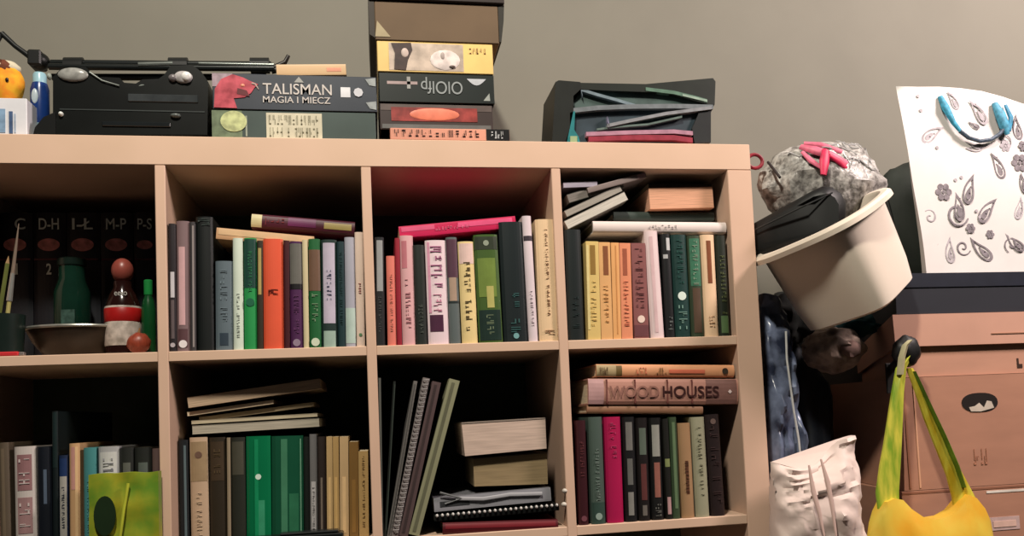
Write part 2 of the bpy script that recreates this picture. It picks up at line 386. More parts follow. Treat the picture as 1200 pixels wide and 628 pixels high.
# slanted magazines at the left
mg = 'slanted magazines in the upper right cube'
hbook((661,259), (731.5,224.5), (661,269.5), (120,116,106), [], 'pale grey thick magazine, lowest of the slanted ones', .012, d=.2, fore=True, soft=True, name='magazine', cat='magazine', pages=(206,200,188))
hbook((661,247), (726,216.5), (661.5,255), (92,88,82), [], 'grey magazine second from the bottom of the slanted ones', .02, d=.2, fore=True, soft=True, name='magazine', cat='magazine', pages=(160,154,144))
hbook((664,228), (728,209), (666,238), (70,74,66), [], 'dark greenish magazine third from bottom of the slanted ones', .025, d=.18, fore=True, soft=True, name='magazine', cat='magazine', pages=(124,118,112))
hbook((688,220), (756,201.5), (690,226), (136,122,118), [('p',.85,.99,(190,150,150),.1,.9)], 'topmost slanted magazine with a pinkish corner under the top board', .015, d=.16, fore=False, soft=True, name='magazine', cat='magazine', pages=(150,140,132))
hbook((660,214), (700,212.5), (660,220), (132,124,138), [], 'small lilac-grey magazine by the left divider above the slanted ones', .02, d=.15, fore=True, soft=True, name='magazine', cat='magazine', pages=(176,168,184))

# row 2, second cube (set back a little)
Y2 = .05
vbook(2, 211, 222, 209, 516, (20,26,30), [('s',.1,.95,(88,104,108),.55,.8)], 'thin black book with a grey-blue line beside the left divider, lower row', Yf=Y2, fresh=T)
vbook(2, 224, 245.5, 221.5, 513, (196,168,140), [('p',.6,.96,(160,136,104),.05,.95),('d',.84,(110,84,70),.2),('t',.1,.5,(214,190,160),.3)], 'beige book left of the dark brown book under the magazine pile', Yf=Y2)  # darker upper spine panel is shadow painted into the colour, not print
vbook(2, 246.5, 266, 244.5, 513, (46,38,26), [('p',.6,.96,(66,52,36),.1,.9),('t',.65,.9,(110,90,60),.4)], 'dark brown book between beige and charcoal book under the magazine pile', Yf=Y2)
vbook(2, 266.6, 271, 265.5, 513, (150,134,110), [], 'very thin beige booklet right of the dark brown book', Yf=Y2)
vbook(2, 271.6, 288.5, 270, 513, (40,42,34), [('p',.65,.96,(74,72,60),.1,.9)], 'charcoal book left of the two broad green books', Yf=Y2)
vbook(2, 289, 318, 288, 512, (8,112,70), [('d',.62,(220,240,225),.12),('p',.05,.4,(58,150,110),.4,.75),('s',.05,.97,(26,140,92),.35,.5)], 'broad emerald green book with a white emblem, left of the duller green one', Yf=Y2, rough=.3)
vbook(2, 318.6, 356, 318, 512, (24,82,58), [('s',.05,.97,(70,130,98),.3,.5),('p',.05,.45,(48,112,80),.55,.85),('s',.03,.97,(110,160,130),.9,.94)], 'broad duller green book right of the emerald green one', Yf=Y2, rough=.3)
vbook(2, 356.6, 363, 355.5, 512, (20,26,22), [], 'slim black book right of the two broad green books', Yf=Y2)
vbook(2, 363.6, 372.5, 362.5, 509, (120,118,118), [('p',.1,.55,(196,192,192),.2,.8),('t',.1,.5,(90,90,90),.3)], 'narrow grey book with whitish lower spine, lower row', Yf=Y2)
vbook(2, 373, 382.5, 372, 512, (50,40,36), [('s',.05,.6,(130,116,104),.35,.6)], 'narrow dark brown book right of the grey narrow one', Yf=Y2)
for k, (a, b, c, y, col, lb) in enumerate([
    (383.3,390.5,382.5,512,(206,172,120),'leftmost thin cream booklet of the cream group beside the dark brown book'),
    (391,398,390,512,(196,160,104),'second thin tan booklet of the cream group'),
    (398.6,409,398,512,(212,178,132),'wider cream booklet of the cream group'),
    (409.6,420.5,409,518,(132,98,50),'brown booklet between the cream group and the dotted tan one'),
    (421,432.5,420,529,(186,152,98),'short tan booklet with dark dots against the right divider')]):
    vbook(2, a, b, c, y, col, [('t',.1,.95,(110,80,50),.25)] if k == 4 else [('s',.05,.6,tuple(min(255,int(v*1.15)) for v in col),.3,.7)], lb, Yf=Y2, soft=T)
def slab_mag(tl, tr, bl, col, lb, Y, d=.2, pages=None):
    hbook(tl, tr, bl, col, [], lb, Y, d=d, fore=True, soft=True, name='magazine', cat='magazine', pages=pages or col)
slab_mag((225,499), (374,490), (226,509), (176,168,150), 'pale lowest magazine of the pile above the green books', Y2+.0)
slab_mag((224,493.0), (372,484), (225,497.0), (184,172,146), 'thin beige magazine second from bottom of the pile above the green books', Y2+.012, d=.18)
slab_mag((233,489), (367,471), (234,494), (170,152,122), 'brownish bent magazine in the middle of the pile above the green books', Y2+.02, d=.17)
slab_mag((219,483), (320,468.5), (220,487.5), (222,202,172), 'short cream magazine second from the top of the pile above the green books', Y2+.01, d=.16)
slab_mag((219,466), (374.5,443.5), (220,478), (196,170,142), 'thick beige magazine topmost of the pile above the green books', Y2+.0, d=.2)
p = U(212, 628, .006)
fo = empty('folder', (p.x, .003, R2[0]), 'black folder lying flat on the shelf in front of the green books', 'folder')
wf = U(402, 620, .006).x - p.x
MB().box(0, wf, 0, .04, 0, .016, .002).build('cover', mat((22,26,26), .3, .1), fo)
MB().box(.02, wf*.55, -.001, .002, .004, .010, .0004).build('label', mat((120,124,122), .4, .1), fo)
MB().box(wf*.6, wf*.97, .004, .03, .016, .021, .002).build('cover_flap', mat((30,34,34), .3, .1), fo)

# row 2, third cube: slanted pads
vbook(2, 446.5, 449.5, 443.5, 443, (84,86,80), [], 'grey thin folder standing against the left divider of the notebook cube', fresh=T, soft=T, d=.25)
vbook(2, 450, 453, 461, 447, (26,32,28), [('s',.05,.98,(60,70,62),.6,.9)], 'thin black folder beside the grey one in the notebook cube', soft=T, d=.25)
def pad(xlb, xrb, xlt, yt, col, lb, spiral=False, pg=(150,146,140)):
    r = vbook(2, xlb, xrb, xlt, yt, col, [] if spiral else [('s',.02,.98,tuple(int(v*.72) for v in col),.3,.6)], lb, soft=True, d=.24, name='notebook', cat='notebook')
    zs = R2[0]
    if spiral:
        h = math.hypot(U(xlt,yt,.006).x-X_at(xlb,.006,zs), U(xlt,yt,.006).z-zs)
        t = (X_at(xrb,.006,zs)-X_at(xlb,.006,zs))*.9
        for i in range(34):
            z = h*(.03+.94*i/33)
            m_ = MB(); m_.tube([(t/2+math.cos(a)*t*.42, -.002+math.sin(a)*t*.32, z+.001*a) for a in [k*PI/5 for k in range(11)]], .0011, 6)
            m_.build('wire_ring', mat((205,200,198), .3, .05, metal=.5), r)
pad(453.3, 458, 485, 447, (112,108,104), 'grey notebook leftmost of the leaning ones')
pad(458.3, 467, 496, 444, (120,112,110), 'spiral-bound notebook with white wire rings leaning in the lower row', True)
pad(467.5, 478.5, 507, 449, (88,70,70), 'mauve-brown notebook between spiral notebook and green-grey one')
pad(479, 492.5, 527, 447, (142,142,112), 'green-grey notebook, rightmost of the leaning ones')
# flat pile in the third cube
RB = (84,16,24)
hbook((519,613), (654,609), (519,627), RB, [('s',.02,.98,(120,26,36),.1,.5)], 'dark red book at the bottom of the flat pile in the notebook cube', .004, d=.22)
hbook((509,604), (655,591), (510,611), (12,16,16), [], 'black spiral notebook with white binding dots under the clear folder', .010, d=.2, name='notebook', cat='notebook', soft=True, pages=(30,30,30))
nbr = [o for o in C.objects if o.get('label','').startswith('black spiral notebook with white')][0]
hh = (U(655,591,.01)-U(509,604,.01)).length
for i in range(24):
    MB().ball((.0005, -.003, hh*(.02+.96*i/23)), .0032, .0032, .0026, 8, 6).build('wire_ring', mat((214,210,206), .3, .05), nbr, True)
hbook((508,584), (645,571), (509,600), (150,150,156), [('s',.05,.3,(60,62,64),.3,.7)], 'grey zipped document wallet under the cream paper blocks', .02, d=.2, name='document_wallet', cat='document wallet', soft=True, pages=(120,120,120), rough=.15)
dw = [o for o in C.objects if o.get('category') == 'document wallet'][0]
MB().tube([(.004,-.002,.04),(.009,-.004,.09),(.006,-.003,.14),(.010,-.003,.2)], .0035, 8, (1,.6)).build('plastic_fold', mat((176,176,180), .12, .05), dw, True)
MB().tube([(.012,-.001,.02),(.004,-.003,.05),(-.010,-.006,.012)], .0022, 8).build('strap', mat((110,112,112), .3, .05), dw, True)
def block(tl, tr, bl, br, Y, d, col, label, top):
    a, b, c, e = [U(*q, Y) for q in (tl, tr, bl, br)]
    r = empty('paper_block', (c.x, Y, c.z), label, 'paper block')
    o = r.location
    def rel(p, dy): return (p.x-o.x, dy, p.z-o.z)
    MB().hexa([rel(c,0), rel(e,0), rel(e,d), rel(c,d), rel(a,0), rel(b,0), rel(b,d), rel(a,d)]).build('sheets', mat(col, .85, .12, 300, (.05,.05,1)), r)
    th = Vector((0,0,.002))
    MB().hexa([rel(a,-.001), rel(b,-.001), rel(b,d+.001), rel(a,d+.001), rel(a+th,-.001), rel(b+th,-.001), rel(b+th,d+.001), rel(a+th,d+.001)]).build('top_cover', mat(top, .5, .05), r)
block((554.5,538), (641,531), (556,570), (642,567), .035, .16, (150,130,96), 'brownish paper block underneath the cream block', (92,80,60))
block((541,496.5), (639,490.5), (545,534.5), (640.5,525.5), .02, .17, (206,182,166), 'thick cream paper block on top of the flat pile', (150,136,124))
q = U(655, 576, .008)
for (px, py, lb) in ((663,575,'upper of two small white pegs beside the right divider of the notebook cube'), (662,591,'lower of two small white pegs beside the right divider of the notebook cube')):
    q = U(px-1, py, .004); r = empty('peg', q, lb, 'peg')
    MB().ball((0,0,0), .0055, .0055, .0045, 12, 8).build('head', mat((216,208,196), .4, .05), r, True)
    MB().tube([(0,0,0), (.0095,.003,0)], .0022, 8).build('pin', mat((70,64,58), .4, .05), r, True)

# row 2, fourth cube
vbook(2, 679.5, 690.5, 675.5, 493, (58,18,26), [('t',.45,.8,(150,90,90),.4),('d',.06,(120,70,80),.3)], 'thin dark maroon book beside the left divider under the pile of lying books', fresh=T)
vbook(2, 694.5, 710.5, 690, 489, (76,92,84), [('t',.2,.7,(170,186,176),.28),('d',.07,(150,170,160),.25),('p',.0,.2,(52,74,66))], 'grey-green book left of the magenta book in the bottom right cube')
vbook(2, 713, 732, 708.5, 489, (176,18,78), [('t',.55,.95,(214,90,130),.35)], 'bright magenta upright book in the bottom right cube')
vbook(2, 734, 748, 730, 489, (20,20,22), [('p',.68,.95,(120,118,114),.2,.75),('p',.35,.6,(104,104,100),.25,.7),('p',.06,.28,(136,134,128),.25,.7)], 'black book with three grey spine patches right of the magenta one')
vbook(2, 750, 763, 746, 490, (26,20,20), [('p',.64,.9,(96,108,96),.2,.8),('p',.2,.55,(96,52,50),.25,.75),('p',.05,.15,(110,104,98),.3,.7)], 'black book with green and rusty spine patches in the bottom right cube')
vbook(2, 765.5, 779, 761.5, 490, (20,20,20), [('p',.62,.93,(156,156,148),.15,.8),('p',.22,.56,(150,96,84),.25,.75),('t',.03,.16,(170,170,160),.5)], 'black book with pale grey upper patch and pinkish middle patch')
vbook(2, 782, 789, 776.5, 491, (26,26,22), [('p',.52,.6,(130,140,90),.1,.9),('p',.05,.22,(190,150,150),.2,.8)], 'slim black book left of the slim green one in the bottom right cube')
vbook(2, 789.5, 798, 784.5, 489, (58,76,52), [('s',.1,.95,(100,124,90),.3,.7)], 'slim dark green book left of the tan book in the bottom right cube')
vbook(2, 800.5, 815, 795, 496, (168,132,96), [('p',.25,.6,(94,58,40),.4,.65),('t',.25,.6,(60,36,28),.3)], 'tan book with dark brown lettering in the bottom right cube')
vbook(2, 817, 832.5, 810.5, 489, (160,158,132), [('t',.2,.9,(130,128,104),.3)], 'pale grey-green book right of the tan book')
vbook(2, 835, 851, 827, 486, (36,24,24), [('t',.1,.9,(74,54,52),.6),('d',.93,(110,90,84),.2)], 'dark brown book, rightmost in the bottom right cube', d=.22)
hbook((688,474.5), (824,475.5), (688,484.5), (150,110,84), [], 'thin tan book beneath the wide grey-pink book with wood house lettering', .012, d=.2)
wh = hbook((689.5,443.5), (865,444), (691,474), (184,134,118), [('p',.0,.1,(190,150,148),.02,.98),('p',.78,.99,(128,92,84),.02,.98)], 'thick grey-pink book titled WOOD HOUSES lying on the upright books', .006, d=.24)
h_ = (U(865,444,.006)-U(689.5,443.5,.006)).length; t_ = (U(689.5,443.5,.006)-U(691,474,.006)).length
for u in (.115, .30, .515, .68): MB().box(t_*.03, t_*.95, -.0008, .004, h_*u, h_*u+.0022).build('spine_groove', mat((110,60,54), .6, .05), wh)
# lettering runs along local z; local x points down
def htext(root, s, m, z0, z1, x0, x1):
    o = text('title_lettering', s, m, root, 0, z1-z0, 0, x1-x0, 0, bold=.012)
    for v in o.data.vertices:
        X, Y, Z = v.co; v.co = (x1-Z, Y-.0012, z0+X)
    return o
htext(wh, 'WOOD', mat((150,106,94), .5, .05), h_*.135, h_*.46, t_*.28, t_*.72)
htext(wh, 'HOUSES', mat((62,30,28), .5, .05), h_*.485, h_*.865, t_*.28, t_*.72)
MB().lathe([(.004,0),(.004,.001)], 4, (t_*.5,-.0008,h_*.94), axis='y').build('publisher_emblem', mat((220,200,196), .5, .05), wh)
hbook((699,426.5), (860.5,427.5), (700,441.5), (224,160,116), [('p',.0,.14,(176,156,116),.05,.95),('t',.02,.08,(50,40,30),.5),('s',.14,.18,(110,90,50),.1,.95),('t',.28,.36,(206,90,70),.5),('t',.42,.5,(110,80,40),.5),('s',.52,.78,(222,120,90),.4,.7),('d',.93,(60,50,40),.25)], 'thin orange-peach book lying topmost on the pile in the bottom right cube', .010, d=.22)

# row 2, first cube
vbook(2, 0.5, 13, -3, 519, (92,80,66), [('s',.05,.95,(112,98,80),.3,.6)], 'grey-brown book at the left edge of the lower row', fresh=T)
vbook(2, 18, 43, 15.5, 524, (206,196,190), [('p',.62,.93,(150,110,112),.15,.85),('p',.25,.56,(164,128,128),.15,.85),('t',.66,.9,(214,200,196),.5),('t',.28,.52,(214,200,196),.5)], 'wide whitish book with two dull pink panels on its spine')
vbook(2, 44, 61, 42, 524, (14,20,30), [('p',.5,.8,(84,98,116),.5,.72)], 'navy-black book with a grey-blue label right of the wide whitish book')
vbook(2, 62, 69, 60.5, 482, (12,24,26), [('p',.62,.99,(20,38,38),.1,.9)], 'tallest black book in the lower left cube', d=.3)
vbook(2, 69.5, 80, 68.5, 534, (24,40,70), [('p',.0,.8,(170,166,158),.1,.9),('p',.8,.97,(30,52,96),.1,.9),('t',.3,.7,(90,90,100),.3)], 'narrow book with blue top and whitish spine in the lower left cube')
vbook(2, 81.5, 94, 80.5, 520, (206,164,120), [('p',.6,.97,(204,150,138),.2,.7),('s',.02,.97,(226,188,140),.6,.85)], 'cream-pink book between the blue-topped and teal books')
vbook(2, 98, 113.5, 97, 525, (70,136,138), [('t',.15,.7,(120,176,172),.35)], 'teal blue book in the lower left cube')
vbook(2, 116, 140.5, 114.5, 524, (172,172,174), [('p',.7,.95,(206,206,204),.1,.9),('t',.72,.9,(140,140,150),.5)], 'pale grey book partly behind the green bag')
vbook(2, 141, 157, 140, 525, (36,38,36), [('p',.62,.86,(96,98,92),.25,.8)], 'black book with grey label behind the green bag, left one')
vbook(2, 158, 178, 157, 525, (34,36,34), [('p',.62,.86,(88,96,92),.25,.8)], 'black book with grey-green label behind the green bag, right one')
vbook(2, 178.6, 187.5, 178, 526, (96,76,74), [], 'mauve-brown book in the corner by the divider behind the green bag')

# green bag hung over the books, lower left cube
a, b = U(106, 556, -.02), U(187, 551, -.02); lo = U(106, 632, -.02)
gb = empty('gift_bag', (a.x, -.03, R2[0]), 'small yellow-green bag with a dark oval opening in front of the books', 'bag')
wd = b.x-a.x; ht = a.z-R2[0]
def sheet(mb, w_, h_, y, th, nx, nz, fn):
    vs_ = []
    for s_ in (0, 1):
        for j in range(nz+1):
            for i in range(nx+1):
                x, z = w_*i/nx, h_*j/nz; dx, dy, dz = fn(i/nx, j/nz)
                vs_.append((x+dx, y+dy+s_*th, z+dz))
    k = (nx+1)*(nz+1); fs = []
    for s_ in (0, 1):
        for j in range(nz):
            for i in range(nx):
                q = s_*k+j*(nx+1)+i; f = (q, q+1, q+nx+2, q+nx+1); fs.append(f if s_ == 0 else f[::-1])
    rim = [i for i in range(nx+1)] + [(j)*(nx+1)+nx for j in range(1, nz+1)] + [nz*(nx+1)+i for i in range(nx-1, -1, -1)] + [j*(nx+1) for j in range(nz-1, 0, -1)]
    for i in range(len(rim)): p_, q_ = rim[i], rim[(i+1) % len(rim)]; fs.append((p_, k+p_, k+q_, q_))
    return mb.add(vs_, fs)
nz3 = lambda x, y, z: noise.noise(Vector((x, y, z)))
sheet(MB(), wd, ht, .0, .022, 16, 16, lambda u, v: (0, .004*nz3(u*4, v*4, 1), .004*nz3(u*3, 0, 5)*v)).build('bag_body', mat((104,146,44), .4, .2, 14, rgb2=(178,168,44)), gb, True)
MB().lathe([(.017,0),(.017,.002)], 24, (wd*.24, -.0045, ht*.52), 1, 1.9, axis='y').build('oval_opening', mat((22,42,18), .5, .1), gb)
MB().tube([(wd*.58,-.006,ht*.88), (wd*.52,-.008,ht*.6), (wd*.46,-.007,ht*.3), (wd*.42,-.006,ht*.05)], .0026, 8).build('cord', mat((190,196,60), .5, .1), gb, True)

# ------------------------------------------------------------------ first cube, upper row
zS = R1[0]; YE = .20
vol = [(-2,38,'C','1'), (38.4,77,'D-H','2'), (77.4,117,'I-Ł','3'), (117.4,156,'M-P','4'), (156.4,184,'P-S','5')]
navy = mat((12,14,22), .4, .1)
labels = ['dark encyclopedia volume lettered C at the left edge of the shelf', 'dark encyclopedia volume marked D-H', 'dark encyclopedia volume marked I-Ł behind the green glass jar', 'dark encyclopedia volume marked M-P', 'dark encyclopedia volume marked P-S behind the sauce bottle']
for k, (a, b, s, n_) in enumerate(vol):
    x0, x1 = U(a, 300, YE).x, U(b, 300, YE).x; ztop = U(a, 249, YE).z
    r = empty('encyclopedia', (x0, YE, zS), labels[k], 'book', 'dark encyclopedia volumes')
    t, h = x1-x0-.0008, ztop-zS
    make_book(r, t, h, .16, (12,14,22), [], seed=k)
    zz = lambda py: U(a, py, YE).z - zS
    lm = mat((226,236,226), .4, .05)
    text('letter_range', s, lm, r, t*(.2 if k else .5), t*.82, zz(269), zz(256), -.0012, bold=.01)
    if k < 4: text('volume_number', n_, lm, r, t*.42, t*.58, zz(322), zz(309), -.0012, bold=.02)
    e_ = MB(); e_.lathe([(t*.34,0),(t*.34,.0012)], 20, (t*.5, -.0004, zz(287)), 1, .62, axis='y'); e_.build('emblem', mat((196,124,118), .5, .3, 90), r)
    MB().box(t*.04, t*.96, -.0008, .006, zz(305), zz(303)).build('spine_stripe', mat((84,30,34), .4, .1), r)
# dish
def at(px, py, Y): return U(px, py, Y)
c0 = U(92, 380, .10)
dish = empty('dish', (c0.x, .10, zS), 'dark metal dish with a bright rim standing on the shelf', 'dish')
rd = (U(155,380,.10).x-U(31,380,.10).x)/2
MB().lathe([(rd*.5,0),(rd*.62,.004),(rd*.85,.03),(rd*.97,.052),(rd*.955,.0525),(rd*.83,.033),(rd*.6,.009),(.001,.008)], 40, sy=.72).build('bowl', mat((52,44,36), .35, .2, metal=.4), dish, True)
ring = [(rd*math.cos(a)*.98, rd*.72*math.sin(a)*.98, .054) for a in [2*PI*k/48 for k in range(49)]]
MB().tube(ring, .0028, 8).build('rim', mat((168,168,160), .3, .2, 60, metal=.6), dish, True)
# green glass jar
c0 = U(85, 372, .15); rj = (U(106,340,.15).x-U(64,340,.15).x)/2; hj = U(85,312,.15).z-zS
jar = empty('glass_jar', (c0.x, .15, zS), 'dark green glass jar behind the metal dish', 'jar')
MB().lathe([(rj*.85,0),(rj,.006),(rj,hj*.72),(rj*.72,hj*.86),(rj*.72,hj),(rj*.66,hj),(rj*.66,hj*.86),(rj*.93,hj*.7),(rj*.93,.01),(.001,.008)], 30).build('glass', mat((20,52,40), .08, .1, trans=.25), jar, True)
MB().box(-rj*.3, rj*.45, -rj-.0008, -rj+.004, hj*.34, hj*.52).build('label', mat((62,86,78), .3, .4, 100), jar)
MB().lathe([(rj*.78,0),(rj*.8,.002),(rj*.8,.012),(rj*.7,.014)], 26, (0,0,hj)).build('lid', mat((20,36,30), .3, .1), jar, True)
# sauce bottle
c0 = U(141, 400, .07); rs = (U(163,360,.07).x-U(121,360,.07).x)/2; hs = U(145,302,.07).z-zS
bt = empty('sauce_bottle', (c0.x+.004, .075, zS), 'sauce bottle with red and white label and brownish red cap', 'bottle')
MB().lathe([(rs*.8,0),(rs*.98,.006),(rs,hs*.5),(rs*.75,hs*.62),(rs*.5,hs*.70),(rs*.5,hs*.76),(.001,hs*.76)], 26).build('bottle_body', mat((36,16,14), .15, .1), bt, True)
MB().lathe([(rs*1.012,hs*.10),(rs*1.02,hs*.11),(rs*1.02,hs*.49),(rs*1.0,hs*.5)], 26).build('label', mat((214,200,190), .4, .2, 60, rgb2=(150,140,130)), bt, True)
MB().lathe([(rs*1.02,hs*.34),(rs*1.04,hs*.345),(rs*1.04,hs*.475),(rs*1.02,hs*.48)], 26).build('label_band', mat((170,24,24), .4, .1), bt, True)
text('label_lettering', 'eeto', mat((190,186,180), .4, .05), bt, -rs*.25, rs*.45, hs*.60, hs*.645, -rs*.8)
MB().ball((0,0,hs*.87), rs*.62, rs*.62, hs*.13, 20, 12).build('cap', mat((140,68,58), .35, .15), bt, True)
# green bottle
c0 = U(173, 400, .06); rg = (U(182,360,.06).x-U(165,360,.06).x)/2; hg = U(173,327,.06).z-zS
g_ = empty('detergent_bottle', (c0.x, .07, zS), 'narrow bright green plastic bottle by the divider', 'bottle')
MB().lathe([(rg*.9,0),(rg,.004),(rg,hg*.6),(rg*.8,hg*.72),(rg*.55,hg*.78),(rg*.55,hg*.8)], 22).build('bottle_body', mat((14,70,34), .25, .1), g_, True)
MB().lathe([(rg*.6,hg*.8),(rg*.62,hg*.81),(rg*.62,hg*.99),(rg*.5,hg)], 22).build('cap', mat((30,130,62), .35, .1), g_, True)
c0 = U(160, 402, .02)
on = empty('onion', (c0.x, .035, zS+.019), 'small reddish brown onion in front of the green bottle', 'onion')
MB().ball((0,0,0), .0195, .0195, .0185, 18, 12, .1, 2).build('bulb', mat((150,66,46), .4, .2, 60, (4,4,1)), on, True)
MB().tube([(0,0,.017), (.002,-.001,.027)], [.003,.001], 8).build('stalk', mat((150,110,70), .7, .1), on, True)
# brush pot at left
c0 = U(4, 400, .05)
bp_ = empty('pencil_pot', (c0.x, .05, zS), 'dark pot with a paint brush and pencil at the left edge', 'pot')
MB().lathe([(.026,0),(.03,.003),(.034,.075),(.031,.075),(.028,.006),(.001,.005)], 26).build('pot_body', mat((22,34,30), .3, .1), bp_, True)
def stick(name, px0, py0, px1, py1, Y, r, m, ln):
    a, b = U(px0,py0,Y), U(px1,py1,Y); r_ = empty(name, a, ln, name.replace('_',' ')); q_ = b-a
    return r_, q_
r_, q_ = stick('paint_brush', 6, 392, 22, 262, .045, .002, None, 'paint brush with pale handle and silvery ferrule standing in the dark pot')
MB().tube([q_*0, q_*.3], .0035, 8).build('handle', mat((176,166,104), .4, .1), r_, True)
MB().tube([q_*.3, q_*.55], [.005,.0035], 8).build('ferrule', mat((190,190,184), .25, .1, metal=.7), r_, True)
MB().tube([q_*.55, q_*.75, q_], [.0032,.0026,.0006], 8).build('bristles', mat((120,104,90), .8, .1), r_, True)
r_, q_ = stick('pencil', -4, 388, 10, 300, .06, .002, None, 'thin olive pencil beside the paint brush')
MB().tube([q_*0, q_*.9], .0035, 6).build('shaft', mat((96,104,52), .4, .1), r_)
MB().tube([q_*.9, q_], [.0034,.0004], 6).build('tip', mat((150,120,80), .6, .1), r_)
c0 = U(8, 414, .012)
lg = empty('lighter', (c0.x-.03, .006, zS), 'red flat lighter lying at the left front edge of the shelf', 'lighter')
MB().box(0, .05, 0, .012, 0, .008, .002).build('lighter_body', mat((196,50,56), .3, .1), lg)
MB().box(.05, .058, .001, .011, .001, .007, .001).build('lighter_cap', mat((160,150,146), .3, .1, metal=.6), lg)

# ------------------------------------------------------------------ on top of the bookcase
def gamebox(name, x0p, x1p, ytp, ybp, Y, depth, col, label, cat='board game', lid=.7, z0=None, rough=.4):
    a, b = U(x0p, ytp, Y), U(x1p, ybp, Y); mid = (x0p+x1p)/2
    zt = U(mid, ytp, Y).z; zb = U(mid, ybp, Y).z if z0 is None else z0
    r = empty(name, (a.x, Y, zb), label, cat)
    w_, h_ = U(x1p,(ytp+ybp)/2,Y).x-U(x0p,(ytp+ybp)/2,Y).x, zt-zb
    MB().box(.0015, w_-.0015, .0015, depth-.0015, 0, h_*(1-lid)+.002).build('box_base', mat(tuple(int(v*.8) for v in col), rough, .1), r)
    MB().box(0, w_, 0, depth, h_*(1-lid), h_-.0004, .0012).build('lid', mat(col, rough, .12, 10), r)
    return r, w_, h_
def pr(r, w_, h_, u0, u1, v0, v1, col, nm='printed_panel', k=0, **kw):
    return MB().box(w_*u0, w_*u1, -.0006-.0002*k, .0008, h_*v0, h_*v1).build(nm, mat(col, .4, **kw), r)
# lower game with cream title block
r, w_, h_ = gamebox('board_game', 248, 440, 130, 162, .012, .29, (64,78,74), 'dark grey-green board game box with a cream title block, under the red dragon game', z0=0, lid=1)
pr(r, w_, h_, .0, .18, .05, .97, (104,118,92), 'picture', var=.3, scale=60)
MB().lathe([(h_*.42,0),(h_*.42,.001)], 24, (w_*.13, -.0008, h_*.60), 1, .85, axis='y').build('portrait_disc', mat((190,196,140), .5, .3, 70), r)
pr(r, w_, h_, .325, .665, .05, .92, (214,206,180), 'title_block')
m_ = MB(); marks(m_, w_*.34, w_*.65, h_*.52, h_*.84, -.0008, 13, 3); marks(m_, w_*.34, w_*.65, h_*.1, h_*.42, -.0008, 14, 4); m_.build('title_lettering', mat((112,104,78), .5, .1), r)
m_ = MB(); m_.box(w_*.2, w_*.21, -.0008, .001, h_*.1, h_*.8); m_.build('frame_line', mat((150,156,140), .5, .1), r)
# TALISMAN
z1 = h_
r, w_, h_ = gamebox('board_game', 248.5, 441, 87.5, 130, .010, .29, (52,58,68), 'board game box lettered TALISMAN with a red dragon picture', z0=z1, lid=1)
pr(r, w_, h_, .0, .12, .62, .98, (160,140,150), 'picture', var=.3, scale=60)
dr = [(.01,.04),(.19,.03),(.165,.30),(.25,.33),(.30,.45),(.33,.60),(.36,.70),(.30,.78),(.24,.88),(.16,.96),(.07,.82),(.02,.55)]
MB().prism([(u*w_*.76, v*h_) for u, v in dr], -.0014, .001).build('dragon_head', mat((150,34,52), .5, .3, 50, rgb2=(206,80,96)), r)
MB().prism([(u*w_, v*h_) for u, v in [(.145,.42),(.22,.36),(.205,.52),(.15,.58)]], -.0018, .001).build('dragon_jaw', mat((96,14,26), .5, .2), r)
MB().ball((w_*.18,-.0012,h_*.66), .004, .0012, .003, 10, 6).build('dragon_eye', mat((236,150,120), .4, .1), r, True)
MB().tube([(w_*.235,-.001,h_*.72),(w_*.255,-.001,h_*.7),(w_*.275,-.001,h_*.56)], [.002,.002,.0008], 6).build('horn', mat((190,170,160), .5, .1), r)
lt = mat((206,198,192), .4, .05)
text('title_lettering', 'TALISMAN', lt, r, w_*.30, w_*.72, h_*.44, h_*.74, -.0008, bold=.004)
text('subtitle_lettering', 'MAGIA I MIECZ', lt, r, w_*.30, w_*.71, h_*.2, h_*.38, -.0008, bold=.004)
MB().prism([(w_*.49,h_*.78),(w_*.52,h_*.94),(w_*.55,h_*.78)], -.001, .001).build('crest', mat((160,160,156), .4, .1), r)
pr(r, w_, h_, .775, .835, .40, .68, (222,222,226), 'square_symbol')
MB().lathe([(.0085,0),(.0085,.001)], 8, (w_*.885, -.0008, h_*.54), axis='y').build('round_symbol', mat((214,214,220), .4, .1), r)
for v in (.06, .72): MB().prism([(w_*.995,h_*v),(w_*.995,h_*(v+.24)),(w_*.93,h_*(v+.2)),(w_*.955,h_*(v+.03))], -.0012, .001).build('corner_flourish', mat((150,156,156), .4, .2, 80), r)
ztal = z1+h_
# cream book on the game
r = hbook((323.5,75.5), (405,75), (323.5,88), (212,176,132), [('p',.72,.93,(222,150,120),.35,.7)], 'small cream paperback lying on the board game boxes', .02, d=.12, soft=True)

# tower of boxes
r, w_, h_ = gamebox('board_game', 457, 597, 150.5, 165.5, .002, .28, (226,156,132), 'salmon pink board game box with dark lettering at the bottom of the box tower', z0=.0, lid=1)
m_ = MB(); marks(m_, w_*.03, w_*.76, h_*.3, h_*.85, -.0008, 13, 11); m_.build('title_lettering', mat((60,24,22), .5, .1), r)
pr(r, w_, h_, .80, .998, .02, .98, (20,20,20), 'black_corner')
m_ = MB(); marks(m_, w_*.84, w_*.95, h_*.2, h_*.8, -.0012, 4, 12); m_.build('corner_lettering', mat((226,226,226), .5, .1), r)
za = h_
r, w_, h_ = gamebox('board_game', 444.5, 577, 121.5, 150, .012, .27, (62,52,50), 'dark board game box with a glowing red sunset strip on its side', z0=za, lid=1)
pr(r, w_, h_, .01, .99, .72, .96, (96,84,80))
pr(r, w_, h_, .10, .86, .32, .84, (150,62,58), 'sunset_picture', 1, var=.35, scale=40)
MB().ball((w_*.48,-.001,h_*.58), w_*.22, .0012, h_*.24, 20, 10).build('sunset_glow', mat((236,130,102), .5, .15, 40), r, True)
pr(r, w_, h_, .02, .98, .04, .2, (104,104,102))
za += h_
